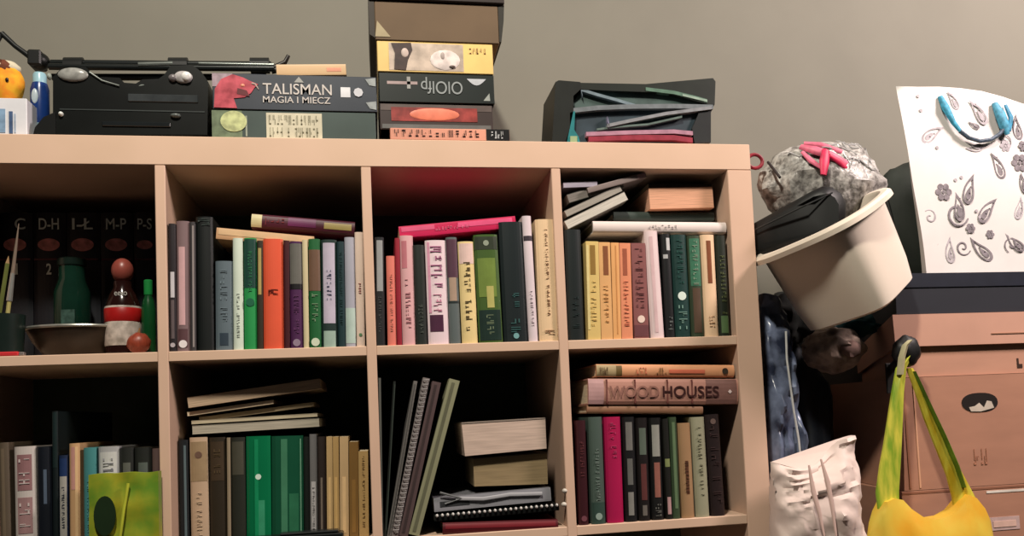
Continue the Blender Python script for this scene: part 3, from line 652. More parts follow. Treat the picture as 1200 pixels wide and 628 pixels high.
r, w_, h_ = gamebox('board_game', 443.5, 578.5, 86, 122, .008, .27, (24,32,30), 'black board game box with tall silver upside-down lettering', z0=za, lid=1)
text('title_lettering', 'OlOlfp', mat((150,156,156), .4, .05), r, w_*.36, w_*.72, h_*.30, h_*.86, -.0008, flip=True, bold=.0)
pr(r, w_, h_, .07, .33, .60, .70, (170,150,148), 'silver_line'); pr(r, w_, h_, .24, .27, .46, .86, (160,160,156), 'silver_cross')
MB().prism([(w_*(.76+.17*u), h_*(.84-.22*math.sin(PI*u))) for u in [k/10 for k in range(11)]], -.001, .001).build('silver_crescent', mat((196,200,206), .4, .1), r)
MB().prism([(w_*.90,h_*.1),(w_*.96,h_*.1),(w_*.955,h_*.36)], -.001, .001).build('corner_mark', mat((160,166,160), .4, .1), r)
za += h_
r, w_, h_ = gamebox('board_game', 441.5, 577, 49.5, 86, .006, .26, (232,198,122), 'yellow board game box with a whitish picture in the box tower', z0=za, lid=1)
pr(r, w_, h_, .10, .74, .06, .94, (196,178,162), 'picture', var=.25, scale=35)
MB().prism([(w_*u, h_*v) for u, v in [(.14,.08),(.24,.06),(.26,.4),(.30,.72),(.29,.95),(.12,.92),(.15,.6)]], -.0014, .001).build('dark_figure', mat((56,38,34), .5, .3, 70), r)
MB().ball((w_*.235,-.0012,h_*.62), .007, .0014, .009, 12, 8).build('figure_face', mat((206,186,176), .5, .1), r, True)
MB().ball((w_*.58,-.001,h_*.42), w_*.13, .0012, h_*.33, 18, 8).build('white_creature', mat((226,212,206), .5, .2, 60), r, True)
MB().ball((w_*.64,-.0022,h_*.2), .006, .001, .003, 10, 6).build('creature_eye', mat((80,64,56), .5, .1), r, True)
MB().ball((w_*.56,-.0022,h_*.55), .004, .001, .007, 10, 6).build('creature_ear', mat((170,156,150), .5, .1), r, True)
m_ = MB(); marks(m_, w_*.79, w_*.95, h_*.66, h_*.84, -.0008, 5, 21); m_.build('corner_lettering', mat((120,64,30), .5, .1), r)
za += h_
r = empty('cardboard_box', (U(440,50,.004).x, .004, za), 'brown cardboard box with dark lid topmost on the tower of games', 'box')
w_ = U(585,30,.004).x-U(440,30,.004).x; ht_ = U(512,3,.004).z-za
MB().box(0, w_, 0, .27, 0, ht_, .0015).build('box_body', mat((104,84,62), .7, .08, 10), r)
MB().box(-.011, w_+.012, -.006, .28, ht_-.0, ht_+.045, .002).build('lid', mat((40,30,26), .6, .1), r)
MB().prism([(w_+.0002,ht_),(w_+.012,ht_),(w_+.010,ht_*.6),(w_+.004,.004),(w_+.0002,.004)], .0, .26).build('side_flap', mat((38,36,28), .6, .1), r)
MB().prism([(-.0002,ht_),(-.011,ht_),(-.010,.01),(-.0002,.004)], .0, .26).build('side_flap', mat((46,38,28), .6, .1), r)
MB().prism([(0,.006),(.028,.006),(.004,.036)], -.001, .0005).build('paper_tag', mat((170,156,124), .7, .1), r)

# document organiser
Yo = .02
L0 = U(650, 165, Yo); 
fo = empty('document_organiser', (L0.x, Yo, 0), 'black expanding file organiser stuffed with folders and papers on the bookcase', 'organiser')
def rel(px, py): q_ = U(px, py, Yo)-L0; return (q_.x, max(0.0005, U(px,py,Yo).z))
def poly(pts): return [rel(*q) for q in pts]
blk = mat((24,28,24), .45, .15)
MB().prism(poly([(647,168),(651,96),(655,94),(680,96),(681,104),(672,112),(672,130),(664,168)]), 0, .12).build('left_cover', blk, fo)
MB().prism(poly([(680,96.5),(757,98),(836,91),(839,95),(838,122),(832,122),(780,108),(720,106),(681,104)]), .002, .12).build('top_flap', mat((30,36,30), .45, .15), fo)
MB().prism(poly([(832,122),(838,122),(834,131),(834,166),(815,167),(812,150),(820,131)]), .004, .12).build('right_cover', mat((28,32,32), .45, .15), fo)
MB().prism(poly([(672,129),(720,120),(820,131),(812,150),(815,167),(664,168),(666,140)]), .012, .12).build('core_folders', mat((46,60,68), .5, .2), fo)
MB().prism(poly([(682,104),(720,106),(780,108),(832,120),(760,124),(720,124),(676,127),(673,118)]), .012, .12).build('upper_folder', mat((66,84,80), .5, .2), fo)
def sheetline(pts, w0, col, y, nm='paper_sheet'):
    P_ = poly(pts); m_ = MB()
    up_ = [(x, z+w0/2) for x, z in P_]; dn = [(x, max(.0003, z-w0/2)) for x, z in P_][::-1]
    m_.prism(up_+dn, y, y+.11).build(nm, mat(col, .35, .15, 60), fo)
sheetline([(681,104),(700,110),(722,116),(745,123)], .006, (120,136,144), .003)
sheetline([(681,104),(683,112)], .006, (110,124,134), .002)
sheetline([(757,104),(790,108),(815,114),(829,118)], .007, (96,124,108), .001)
sheetline([(800,111),(829,118)], .0045, (150,170,156), .0005)
sheetline([(672,129),(700,126),(740,124.5),(790,124),(836,125)], .009, (118,124,128), .001)
sheetline([(712,147),(740,141),(780,133),(834,126)], .0065, (140,142,146), .0)
sheetline([(700,151),(722,148),(760,145),(800,136)], .004, (100,116,110), .003)
sheetline([(712,139),(714,147)], .010, (138,134,160), .000)
sheetline([(687,157),(740,155),(790,154),(812,156)], .008, (176,132,150), .000, 'pink_folder')
sheetline([(690,162.5),(740,160.5),(790,161),(812,164)], .010, (146,56,70), .001, 'red_folder')
MB().prism(poly([(668,132),(674,130),(673,152),(678,160),(680,168),(662,168),(668,150)]), .0, .02).build('teal_strap', mat((44,124,128), .4, .2), fo)
MB().prism(poly([(668,160),(676,160),(676,168),(668,168)]), -.003, .01).build('strap_clip', mat((150,170,130), .4, .1), fo)

# black stereo
Ys = .03
s0 = U(55, 157, Ys); st = empty('portable_stereo', (s0.x, Ys, 0), 'black portable stereo with silver oval knobs on top of the bookcase', 'stereo')
def rs2(px, py): q_ = U(px, py, Ys); return (q_.x-s0.x, max(.0, q_.z))
ol = [(62,158),(243,158),(244,96),(236,84),(225,76),(200,77),(192,88),(178,98),(150,103),(125,98),(108,86),(100,78),(72,80),(62,90)]
MB().prism([rs2(*q) for q in ol], 0, .2).build('stereo_body', mat((12,15,14), .3, .2, 20), st)
MB().prism([rs2(*q) for q in [(40,158),(66,158),(66,132),(52,138),(42,150)]], -.004, .18).build('side_foot', mat((16,18,18), .35, .1), st)
MB().prism([rs2(*q) for q in [(104,158),(104,82),(108,77),(130,78),(136,84),(150,85),(158,80),(190,79),(194,82),(194,158)]], .05, .19).build('cassette_bay', mat((12,14,14), .3, .1), st)
def oval(px, py, rx, rz, col, nm, m=None, y=-.002):
    x, z = rs2(px, py); MB().ball((x, y, z), rx, .006, rz, 18, 10).build(nm, mat(col, .25, .2, 90), st, True)
oval(86, 88, .025, .0125, (150,150,146), 'silver_knob'); oval(215, 91, .016, .0115, (176,172,172), 'silver_knob'); oval(219, 91, .009, .009, (232,230,228), 'silver_knob', y=-.005)
oval(203, 92, .008, .007, (110,104,106), 'dial'); oval(159, 94, .009, .010, (130,138,134), 'dial', y=.045); oval(145, 99, .008, .007, (90,92,90), 'dial', y=.045)
oval(72, 134, .004, .004, (210,214,210), 'small_button'); oval(206, 136, .009, .004, (90,96,94), 'small_button'); oval(58, 90, .004, .006, (150,160,150), 'small_button', y=-.001)
x, z = rs2(150, 112); x2, _ = rs2(232, 112); MB().box(x, x2, -.002, .004, z-.011, z+.003, .001).build('display_window', mat((58,62,64), .15, .2), st)
x, z = rs2(70, 128); x2, _ = rs2(240, 128); MB().box(x, x2, -.001, .004, z-.001, z+.001).build('body_seam', mat((50,56,56), .4, .1), st)
x, z = rs2(120, 144); x2, _ = rs2(200, 144); MB().box(x, x2, -.003, .004, z-.006, z+.002, .001).build('cassette_door', mat((26,30,32), .2, .1), st)
MB().tube([(*rs2(105,85)[:1], -.002, rs2(105,85)[1]), (rs2(120,95)[0], -.002, rs2(120,95)[1]), (rs2(140,101)[0], -.002, rs2(140,101)[1])], .0016, 8).build('chrome_trim', mat((140,146,142), .25, .1, metal=.6), st, True)

# tripod lying behind
Yt = .27
t0 = U(60, 72, Yt); tr = empty('tripod', (t0.x, Yt, 0), 'folded black tripod lying behind the stereo and the games', 'tripod')
def rt3(px, py, dy=0): q_ = U(px, py+(5 if px > 50 else 2), Yt); return (q_.x-t0.x, dy, q_.z)
for (a, b, dy, rr) in (((60,69),(318,71),.0,.007), ((60,76),(322,78),-.012,.0065), ((60,84),(312,84),.006,.007)):
    MB().tube([rt3(*a, dy), rt3(*b, dy)], rr, 12).build('leg', mat((30,34,34), .3, .1, metal=.3), tr, True)
MB().tube([rt3(165,74.5,-.016), rt3(205,73.5,-.016)], .0055, 10).build('leg_tube', mat((136,142,138), .25, .1, metal=.7), tr, True)
MB().tube([rt3(235,73.5,-.016), rt3(322,75,-.016)], .0045, 10).build('leg_tube', mat((120,126,122), .25, .1, metal=.7), tr, True)
for px in (88, 210, 305): MB().tube([rt3(px-11,73,-.004), rt3(px+11,73,-.004)], .0165, 14, (1,.9)).build('leg_clamp', mat((18,20,20), .4, .1), tr)
MB().ball(rt3(46,70), .02, .02, .018, 16, 10).build('tripod_head', mat((16,18,18), .4, .1), tr, True)
MB().box(rt3(36,60)[0], rt3(52,60)[0], -.02, .02, rt3(40,78)[2], rt3(40,60)[2], .003).build('mounting_plate', mat((20,22,22), .4, .1), tr)
MB().tube([rt3(40,68), rt3(18,52), rt3(2,37)], [.006,.005,.0055], 10).build('pan_handle', mat((26,28,28), .4, .1), tr, True)
MB().tube([rt3(2,37), rt3(-6,52), rt3(-10,66)], [.005,.004,.004], 10).build('handle_grip', mat((20,22,22), .4, .1), tr, True)
MB().tube([rt3(322,74), rt3(334,68), rt3(338,60)], [.006,.005,.004], 10).build('foot_brace', mat((34,28,24), .4, .1), tr, True)
MB().tube([rt3(318,78), rt3(330,76), rt3(347,76)], [.007,.006,.004], 10).build('rubber_foot', mat((30,26,20), .5, .1), tr, True)

# white carton, yellow toy, blue bottle
Yc = .02; c0 = U(-12, 157, Yc)
wc = U(31.5,136,Yc).x-c0.x; hc = U(15,115,Yc).z
cb = empty('carton', (c0.x, Yc, 0), 'small white carton with blue print at the left edge of the bookcase top', 'carton')
MB().box(0, wc, 0, .09, 0, hc, .001).build('carton_body', mat((226,226,232), .4, .04), cb)
MB().box(0, wc*.42, -.001, .001, hc*.12, hc*.72).build('blue_print', mat((130,160,190), .4, .2, 60), cb)
MB().box(wc*.52, wc*.62, -.0012, .001, hc*.1, hc*.66).build('blue_bar', mat((70,92,128), .4, .2, 60), cb)
MB().box(wc*.66, wc*.70, -.0012, .001, hc*.12, hc*.6).build('blue_bar', mat((160,176,196), .4, .2, 60), cb)
# plush
q_ = U(5, 96, .05); pl = empty('plush_toy', (q_.x, .06, hc), 'round yellow plush toy with a brown tuft sitting on the white carton', 'toy')
rp = U(25.5,96,.05).x-q_.x; zp = U(5,72,.05).z-hc
MB().ball((0,0,zp*.5), rp, rp*.9, zp*.52, 26, 16, .05, 2).build('toy_body', mat((240,180,40), .8, .15, 60, rgb2=(236,140,30)), pl, True)
MB().ball((0,-rp*.35,zp*.82), rp*.5, rp*.45, zp*.18, 16, 10, .5, 3).build('tuft', mat((110,60,40), .9, .2), pl, True)
MB().ball((0,0,zp*.86), rp*.82, rp*.7, zp*.2, 20, 10, .1, 2).build('cap', mat((206,196,170), .8, .1), pl, True)
for sx_ in (-1, 1): MB().ball((sx_*rp*.35,-rp*.86,zp*.5), .003, .002, .004, 10, 6).build('eye', mat((40,24,20), .3, .1), pl, True)
q_ = U(42, 150, .06); bb = empty('spray_can', (q_.x, .08, 0), 'blue and white spray can between the carton and the stereo', 'can')
rb = (U(53,120,.08).x-U(31,120,.08).x)/2; hb = U(40,86,.08).z
MB().lathe([(rb*.9,0),(rb,.004),(rb,hb*.78),(rb*.8,hb*.86)], 22).build('can_body', mat((24,52,112), .25, .2), bb, True)
MB().lathe([(rb*1.01,hb*.06),(rb*1.02,hb*.07),(rb*1.02,hb*.3),(rb*1.01,hb*.31)], 22).build('label_band', mat((110,140,150), .3, .3, 50), bb, True)
MB().lathe([(rb*.72,hb*.84),(rb*.72,hb*.97),(rb*.6,hb)], 22).build('cap', mat((150,190,204), .3, .1), bb, True)
MB().ball((-rb*.2,-rb*.95,hb*.66), .006, .003, .014, 10, 8).build('white_mark', mat((190,205,215), .3, .1), bb, True)

# ------------------------------------------------------------------ boxes at the right
card = (182,132,108)
def carton(name, pts, label, col=card, tape=None):
    r = empty(name, pts[0], label, 'box'); o = Vector(pts[0])
    P_ = [Vector(p)-o for p in pts]
    MB().hexa(P_).build('box_body', mat(col, .75, .05, 8, (1,1,4)), r)
    return r, P_
Yb = 0.0
xl, xr = .292, .80
# base crate under everything, bottom box, middle box
r, P_ = carton('cardboard_box', [(xl-.012,Yb,FLOOR),(xr,Yb,FLOOR),(xr,.37,FLOOR),(xl+.02,.37,FLOOR),(xl-.012,Yb,-1.09),(xr,Yb,-1.09),(xr,.37,-1.09),(xl+.02,.37,-1.09)], 'cardboard box on the floor at the bottom of the box pile')
zbt = U(1120, 572, Yb).z
r, P_ = carton('cardboard_box', [(xl-.014,Yb,-1.088),(xr,Yb,-1.088),(xr,.37,-1.088),(xl+.03,.37,-1.088),(xl-.014,Yb,zbt),(xr,Yb,zbt),(xr,.37,zbt),(xl+.03,.37,zbt)], 'cardboard box with white label and slot handle under the box with the hand hole')
o = r.location
def on_front(r, px0, px1, py0, py1, col, nm, Y=Yb, k=1, **kw):
    a, b = U(px0, py1, Y), U(px1, py0, Y); o = r.location
    return MB().box(a.x-o.x, b.x-o.x, Y-o.y-.001*k, Y-o.y+.001, a.z-o.z, b.z-o.z).build(nm, mat(col, .6, **kw), r)
on_front(r, 1156, 1205, 562+10, 578, (236,226,214), 'white_label')
on_front(r, 1160, 1194, 604, 622, (206,176,170), 'slot_frame', k=1); on_front(r, 1164, 1190, 609, 618, (236,196,180), 'slot', k=2)
MB().box(-.0, xr-xl, -.0008, .001, zbt-o.z-.006, zbt-o.z-.002).build('top_seam', mat((150,100,76), .8, .05), r)
# box with the hand hole
zmt = U(1130, 440, Yb).z
zmb = zbt+.001
r, P_ = carton('cardboard_box', [(xl-.008,Yb,zmb),(xr,Yb,zmb),(xr,.37,zmb),(xl+.055,.375,zmb),(xl+.006,Yb,zmt),(xr,Yb,zmt),(xr,.37,zmt),(xl+.06,.375,zmt)], 'large cardboard moving box with an oval hand hole showing paper inside')
o = r.location
hx, hz = U(1148, 472, Yb).x-o.x, U(1148, 472, Yb).z-o.z
hp = []
for k in range(24):
    a_ = 2*PI*k/24; hp.append((hx+.041*math.copysign(abs(math.cos(a_))**.8, math.cos(a_)), hz+.0185*math.sin(a_)+(.002 if math.sin(a_) > 0 else 0)))
MB().prism(hp, -.001, .002).build('hand_hole', mat((28,20,16), .9, .1), r)
MB().prism([(hx-.022,hz-.0165),(hx-.026,hz-.008),(hx-.012,hz-.006),(hx-.002,hz+.0),(hx+.008,hz-.010),(hx+.016,hz+.004),(hx+.026,hz+.002),(hx+.031,hz-.011),(hx,hz-.0175)], -.0018, .001).build('paper_inside', mat((206,192,176), .7, .1), r)
sp0 = U(1140, 533, Yb)-o; m_ = MB(); marks(m_, sp0.x, sp0.x+.042, sp0.z-.02, sp0.z+.012, -.0008, 5, 77); m_.build('faint_stamp', mat((186,128,102), .7, .05), r)
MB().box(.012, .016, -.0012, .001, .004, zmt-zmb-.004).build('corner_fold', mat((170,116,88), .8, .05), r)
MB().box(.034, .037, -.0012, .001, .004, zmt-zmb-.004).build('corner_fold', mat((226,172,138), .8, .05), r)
m_ = MB(); m_.ball((.012+.028,.16,(zmt-zmb)*.62), .003, .022, .016, 16, 8); hh_ = m_.build('hand_hole', mat((28,20,16), .9, .1), r, True)
# storage carton with lid above it (its back has sagged)
zl0, zl1, zlt = zmt+.001, U(1130,404,Yb).z, U(1130,367,Yb).z
r, P_ = carton('storage_box', [(xl+.004,Yb+.006,zl0),(xr,Yb+.006,zl0),(xr,.36,zl0),(xl+.10,.30,zl0),(xl+.0,Yb+.006,zl1+.01),(xr,Yb+.006,zl1+.01),(xr,.36,zl1-.012),(xl+.10,.30,zl1-.042)], 'shallow cardboard storage box with fitted lid above the moving box', (196,146,122))
o = r.location
P2 = [Vector(p)-o for p in [(xl-.008,Yb-.004,zl1),(xr+.01,Yb-.004,zl1),(xr+.01,.37,zl1-.02),(xl+.096,.31,zl1-.04),(xl-.01,Yb-.004,zlt),(xr+.01,Yb-.004,zlt),(xr+.01,.37,zlt-.02),(xl+.094,.31,zlt-.05)]]
MB().hexa(P2).build('lid', mat((204,156,134), .7, .05, 8), r)
q_ = U(1194, 424, Yb)-o; MB().prism([(q_.x,q_.z-.012),(q_.x+.012,q_.z-.012),(q_.x+.012,q_.z-.004),(q_.x+.004,q_.z-.004),(q_.x+.004,q_.z+.008),(q_.x,q_.z+.008)], -.001, .002).build('printed_mark', mat((60,40,30), .6, .05), r)
q_ = U(1160, 391, Yb)-o; MB().box(q_.x, q_.x+.1, -.0115, -.009, q_.z-.001, q_.z+.001).build('printed_line', mat((180,130,104), .6, .05), r)
# black flat box
zk = U(1130,320,Yb).z
r, P_ = carton('black_box', [(xl+.002,Yb,zlt+.001),(xr,Yb,zlt+.001),(xr,.34,zlt-.018),(xl+.09,.28,zlt-.044),(xl+.004,Yb,zk),(xr,Yb,zk),(xr,.34,zk-.015),(xl+.09,.28,zk-.04)], 'flat matt black box lying on the cardboard storage box', (36,38,46))
MB().hexa([p_+Vector((0,-.002 if p_.y < .1 else .002, 0)) for p_ in [P_[0]+(P_[4]-P_[0])*.66, P_[1]+(P_[5]-P_[1])*.66, P_[2]+(P_[6]-P_[2])*.66, P_[3]+(P_[7]-P_[3])*.66, P_[4]+Vector((-.002,0,.001)), P_[5]+Vector((0,0,.001)), P_[6]+Vector((0,0,.001)), P_[7]+Vector((-.002,0,.001))]]).build('lid', mat((30,34,46), .5, .1), r)

# ------------------------------------------------------------------ white paper bag with paisley print
Yp = .03
z0p = zk+.001
pb = empty('paper_bag', (U(1087,318,Yp).x, Yp, z0p), 'white paper gift bag printed with grey paisley pattern and turquoise cord handle', 'bag')
o = pb.location
def bp3(px, py, y=0): q_ = U(px, py, Yp); return Vector((q_.x-o.x, y, q_.z-o.z))
topc = [(1050,101),(1075,102),(1100,102),(1125,103.5),(1150,107),(1175,113),(1198,122),(1225,126),(1250,126)]
botc = [(1086,319),(1105,319),(1125,319.5),(1148,320),(1170,320),(1190,320),(1210,321),(1232,321),(1252,321)]
nj = 14; vs_ = []; nx = len(topc)
for s_ in (0, 1):
    for j in range(nj+1):
        for i in range(nx):
            a, b = bp3(*botc[i]), bp3(*topc[i]); v = j/nj
            if s_ == 1: a.z = 0
            p_ = a.lerp(b, v); p_.z = max(p_.z, 0) if j else 0
            dy = .004*nz3(i*.7, v*3, 2) - .010*math.sin(PI*v)*.5
            p_.y = dy + (.0 if s_ == 0 else .045*(1-v*.5))
            if s_ == 1 and i == 0: p_.x += .022
            vs_.append(p_)
k = nx*(nj+1); fs = []
for s_ in (0, 1):
    for j in range(nj):
        for i in range(nx-1):
            q = s_*k+j*nx+i; fs.append((q, q+1, q+nx+1, q+nx))
for j in range(nj):
    for i in (0, nx-1): q = j*nx+i; fs.append((q, q+nx, k+q+nx, k+q))
for i in range(nx-1): fs.append((i, i+1, k+i+1, k+i))
pbm = mat((238,232,228), .55, .02, 20)
m_ = MB(); m_.add(vs_, fs); bagb = m_.build('bag_body', pbm, pb, True)
sm = bagb.modifiers.new('s', 'SOLIDIFY'); sm.thickness = .0008; sm.offset = 1
def face_pt(px, py):   # a point on the bag's front face
    P_ = bp3(px, py); z = P_.z; v = max(0, min(1, z/(bp3(1120,103).z)))
    return P_, -.010*math.sin(PI*v)*.5 + .004*nz3((px-1050)/25*.7*.8, v*3, 2)
gp = mat((134,126,131), .6, .25, 120); gp2 = mat((184,176,181), .6, .2, 120)
def pais(px, py, s, ang, m=gp, curl=1, fill=True):
    """paisley drop: outline ring, inner drop and dots"""
    c_, dy = face_pt(px, py); y = dy-.0022
    def T_(u, v): ca, sa = math.cos(ang), math.sin(ang); return (c_.x+(u*ca-v*sa)*s*1.75, c_.z+(u*sa+v*ca)*s*1.75)
    def drop(k, off=(0,0)):
        P_ = []
        for i in range(26):
            t_ = i/26*2*PI; rr = 1-.0*t_
            u = math.sin(t_)*(math.sin(t_/2)**1.3)*.42; v = math.cos(t_)*.8
            u += curl*.28*max(0, v)**2
            P_.append(T_(u*k+off[0], v*k+off[1]))
        return P_
    mb = MB(); a, b = drop(1), drop(.74, (-.01, -.05)); n = len(a)
    mb.add([(x, y, z) for x, z in a]+[(x, y, z) for x, z in b]+[(x, y+.001, z) for x, z in a]+[(x, y+.001, z) for x, z in b],
           [(i, (i+1)%n, n+(i+1)%n, n+i) for i in range(n)]+[(2*n+i, 3*n+i, 3*n+(i+1)%n, 2*n+(i+1)%n) for i in range(n)]+[(i, 2*n+i, 2*n+(i+1)%n, (i+1)%n) for i in range(n)]+[(n+i, n+(i+1)%n, 3*n+(i+1)%n, 3*n+i) for i in range(n)])
    if fill: mb.prism(drop(.45, (0,-.22)), y, y+.001)
    for q in (-.5, -.15, .2): x, z = T_(.1+curl*.1*q, q+.25); mb.lathe([(s*.07,0),(s*.07,.001)], 8, (x, y+.001, z), axis='y')
    mb.build('paisley_print', m, pb)
def flower(px, py, s, m=gp):
    s *= 1.05; c_, dy = face_pt(px, py); y = dy-.0022; mb = MB()
    for k in range(6):
        a_ = k*PI/3; mb.prism([(c_.x+s*(.62*math.cos(a_)+.34*math.cos(b_)), c_.z+s*(.62*math.sin(a_)+.34*math.sin(b_))) for b_ in [q*PI/5 for q in range(10)]], y, y+.001)
    mb.prism([(c_.x+s*.2*math.cos(b_), c_.z+s*.2*math.sin(b_)) for b_ in [q*PI/5 for q in range(10)]], y, y+.001); mb.build('flower_print', m, pb)
def scroll(px, py, s, a0, turns=1.6, m=gp, w_=.1):
    c_, dy = face_pt(px, py); y = dy-.0018; P_ = []
    for i in range(30):
        t_ = i/29; a_ = a0+turns*2*PI*t_; rr = s*(.12+.88*t_); P_.append((c_.x+rr*math.cos(a_), y, c_.z+rr*math.sin(a_)))
    MB().tube(P_, [s*w_*(.6+.6*math.sin(PI*i/29)) for i in range(30)], 6, (1,.25)).build('scroll_print', m, pb)
pais(1091,157,.022,-.9,gp2); pais(1116,118,.016,.4,gp2,-1); pais(1145,132,.022,.5,gp2,-1); pais(1139,148,.010,1.2,gp)
pais(1133,222,.024,-.2); pais(1155,246,.024,-.6); pais(1167,195,.022,.3,gp,-1); pais(1122,243,.022,0,gp,-1); pais(1148,293,.024,.9,gp); pais(1112,293,.020,.1,gp2)
pais(1190,150,.020,.2); pais(1140,175,.015,1.8,gp2); pais(1187,285,.020,1.0); pais(1192,245,.018,-.4,gp2,-1); pais(1195,216,.016,.3,gp)
flower(1103,226,.019); flower(1192,192,.020); flower(1136,268,.011); flower(1159,275,.010); flower(1176,172,.013,gp2); flower(1197,172,.012)
scroll(1120,252,.026,2.2); scroll(1088,255,.016,1,1.2,gp2); scroll(1176,168,.016,0,1.2); scroll(1184,287,.018,3,1.2); scroll(1128,290,.018,4,1.3); scroll(1094,284,.010,0,1,gp2)
for (px, py) in ((1142,248),(1146,255),(1117,212),(1124,209),(1075,113),(1180,232),(1096,174),(1078,130)):
    c_, dy = face_pt(px, py); MB().lathe([(.0035,0),(.0035,.001)], 10, (c_.x, dy-.0014, c_.z), axis='y').build('dot_print', gp2, pb)
# cord handle
def cp_(px, py, k=1): P_, dy = face_pt(px, py); return (P_.x, dy-.010*k, P_.z)
MB().tube([cp_(1100,114,.4), cp_(1104,128), cp_(1113,146), cp_(1122,158)], [.006,.009,.006,.004], 10, (1,.6)).build('turquoise_cord', mat((60,156,186), .6, .3, 120), pb, True)
MB().tube([cp_(1120,156), cp_(1130,164), cp_(1143,168), cp_(1156,166), cp_(1166,160), cp_(1172,152)], .0042, 8).build('cord_loop', mat((74,88,104), .6, .4, 200), pb, True)
MB().tube([cp_(1163,122,.4), cp_(1167,136), cp_(1172,150), cp_(1176,160)], [.007,.012,.012,.005], 10, (1,.6)).build('turquoise_cord', mat((78,156,184), .6, .3, 120), pb, True)
MB().tube([cp_(1176,124,.4), cp_(1180,140), cp_(1178,156)], [.004,.006,.004], 8, (1,.6)).build('turquoise_cord', mat((40,134,170), .6, .3, 120), pb, True)

# black rounded bag behind basin and paper bag
q_ = U(1056, 320, .22); bk = empty('black_bag', (q_.x, .25, zk-.03), 'black rounded fabric bag standing behind the white basin and the paper bag', 'bag')
o = bk.location; m_ = MB()
ct = U(1060, 262, .24)-o
m_.ball((ct.x+.03, 0, ct.z-.005), .115, .07, .155, 28, 18, .12, 2, 4); m_.build('bag_body', mat((34,40,34), .7, .2, 12), bk, True)
MB().tube([(ct.x-.07,-.04,ct.z+.08), (ct.x-.075,-.07,ct.z), (ct.x-.06,-.06,ct.z-.1)], .006, 8).build('strap', mat((22,24,24), .6, .1), bk, True)

# ------------------------------------------------------------------ basin with wrapped yarn
Yq = -.02
bs_c = Vector((.168, Yq, U(970, 312, Yq).z))
bs = empty('plastic_basin', bs_c, 'cream white plastic basin tilted beside the bookcase, full of wrapped yarn', 'basin')
bs.rotation_euler = (Matrix.Rotation(math.radians(-28), 4, 'Y') @ Matrix.Rotation(math.radians(4), 4, 'X') @ Matrix.Rotation(math.radians(30), 4, 'Z')).to_euler()
def sup(t_, a, n=4.6):
    c_, s_ = math.cos(t_), math.sin(t_); r_ = (abs(c_)**n+abs(s_)**n)**(-1/n); return a*r_*c_, a*r_*s_
prof = [(.084,-.088),(.096,-.082),(.103,-.04),(.112,.03),(.121,.078),(.124,.084),(.136,.086),(.138,.079),(.141,.079),(.142,.088),(.137,.093),(.124,.093),(.119,.088),(.108,.03),(.098,-.04),(.090,-.075),(.001,-.078)]
n = 48; vs_ = []
for (a, z) in prof:
    for k in range(n): x, y = sup(2*PI*k/n, a, 5.0 if z < -.03 else 5.0-(z+.03)/.12*2.3); vs_.append((x*.93, y*.93, z*1.03))
fs = [(i*n+k, i*n+(k+1)%n, (i+1)*n+(k+1)%n, (i+1)*n+k) for i in range(len(prof)-1) for k in range(n)] + [tuple(range(n))[::-1], tuple((len(prof)-1)*n+k for k in range(n))]
m_ = MB(); m_.add(vs_, fs); m_.build('basin_body', mat((244,230,212), .38, .02, 5), bs, True)
# yarn in clear wrap
yc = U(962, 212, .05)
ya = empty('wrapped_yarn', yc, 'bundle of grey and pink yarn in crinkled clear plastic sitting in the basin', 'yarn')
m_ = MB(); m_.ball((0,0,-.01), .128, .085, .088, 44, 26, .16, 3.2, 3)
m_.build('grey_yarn', mat((112,108,104), .35, .2, 85, (1,1,1), rgb2=(204,200,194), bump=.6), ya, True)
pts = lambda L, dy=0: [tuple(U(px, py, .05+y)-yc) for px, py, y in L]
pk = mat((214,40,84), .5, .2, 60); pk2 = mat((226,110,136), .5, .2, 60)
MB().tube(pts([(938,172,-.055),(955,176,-.078),(975,183,-.085),(990,192,-.08),(1002,200,-.07)]), [.006,.009,.009,.009,.005], 10, (1,.5)).build('pink_skein', pk2, ya, True)
MB().tube(pts([(942,168,-.050),(962,170,-.065),(985,178,-.07),(1000,186,-.06)]), [.004,.006,.006,.004], 10, (1,.5)).build('pink_skein', pk2, ya, True)
MB().tube(pts([(968,176,-.085),(966,190,-.095),(965,205,-.098)]), [.008,.011,.006], 10, (1,.5)).build('crimson_skein', pk, ya, True)
MB().tube(pts([(940,178,-.065),(950,188,-.080),(962,196,-.088)]), [.004,.006,.004], 10, (1,.5)).build('pink_skein', pk2, ya, True)
MB().tube(pts([(972,182,-.09),(984,190,-.088),(996,202,-.080)]), [.004,.006,.005], 10, (1,.5)).build('crimson_skein', pk, ya, True)
# crinkle ridges of the clear wrap
rnd = random.Random(5)
for k in range(16):
    th = rnd.uniform(-2.7, -.4); ph = rnd.uniform(.5, 1.5); P_ = []
    for i in range(6):
        a_, b_ = th+i*.09*rnd.choice((1,1,.4)), ph+i*.08*rnd.uniform(-.6,1.2)
        d_ = Vector((math.sin(b_)*math.cos(a_), math.sin(b_)*math.sin(a_), math.cos(b_)))
        q = 1 + .16*noise.noise(d_*3.2+Vector((3,6,0)))
        P_.append((d_.x*.129*q, d_.y*.086*q, d_.z*.089*q-.01))
    MB().tube(P_, [.0006,.0014,.0018,.0016,.0012,.0005], 5).build('wrap_crinkle', mat((206,204,204), .15, .1), ya, True)
q_ = U(895, 182, -.01)
MB().tube([((q_-yc).x+.016*math.cos(a), -.02, (q_-yc).z+.014*math.sin(a)) for a in [k*2*PI/16 for k in range(17)]], .0038, 8).build('ribbon_curl', mat((140,34,48), .5, .2), ya, True)
MB().tube(pts([(900,190,-.02),(908,200,-.045),(914,208,-.06)]), .0028, 8).build('wrap_tie', mat((50,44,44), .5, .1), ya, True)
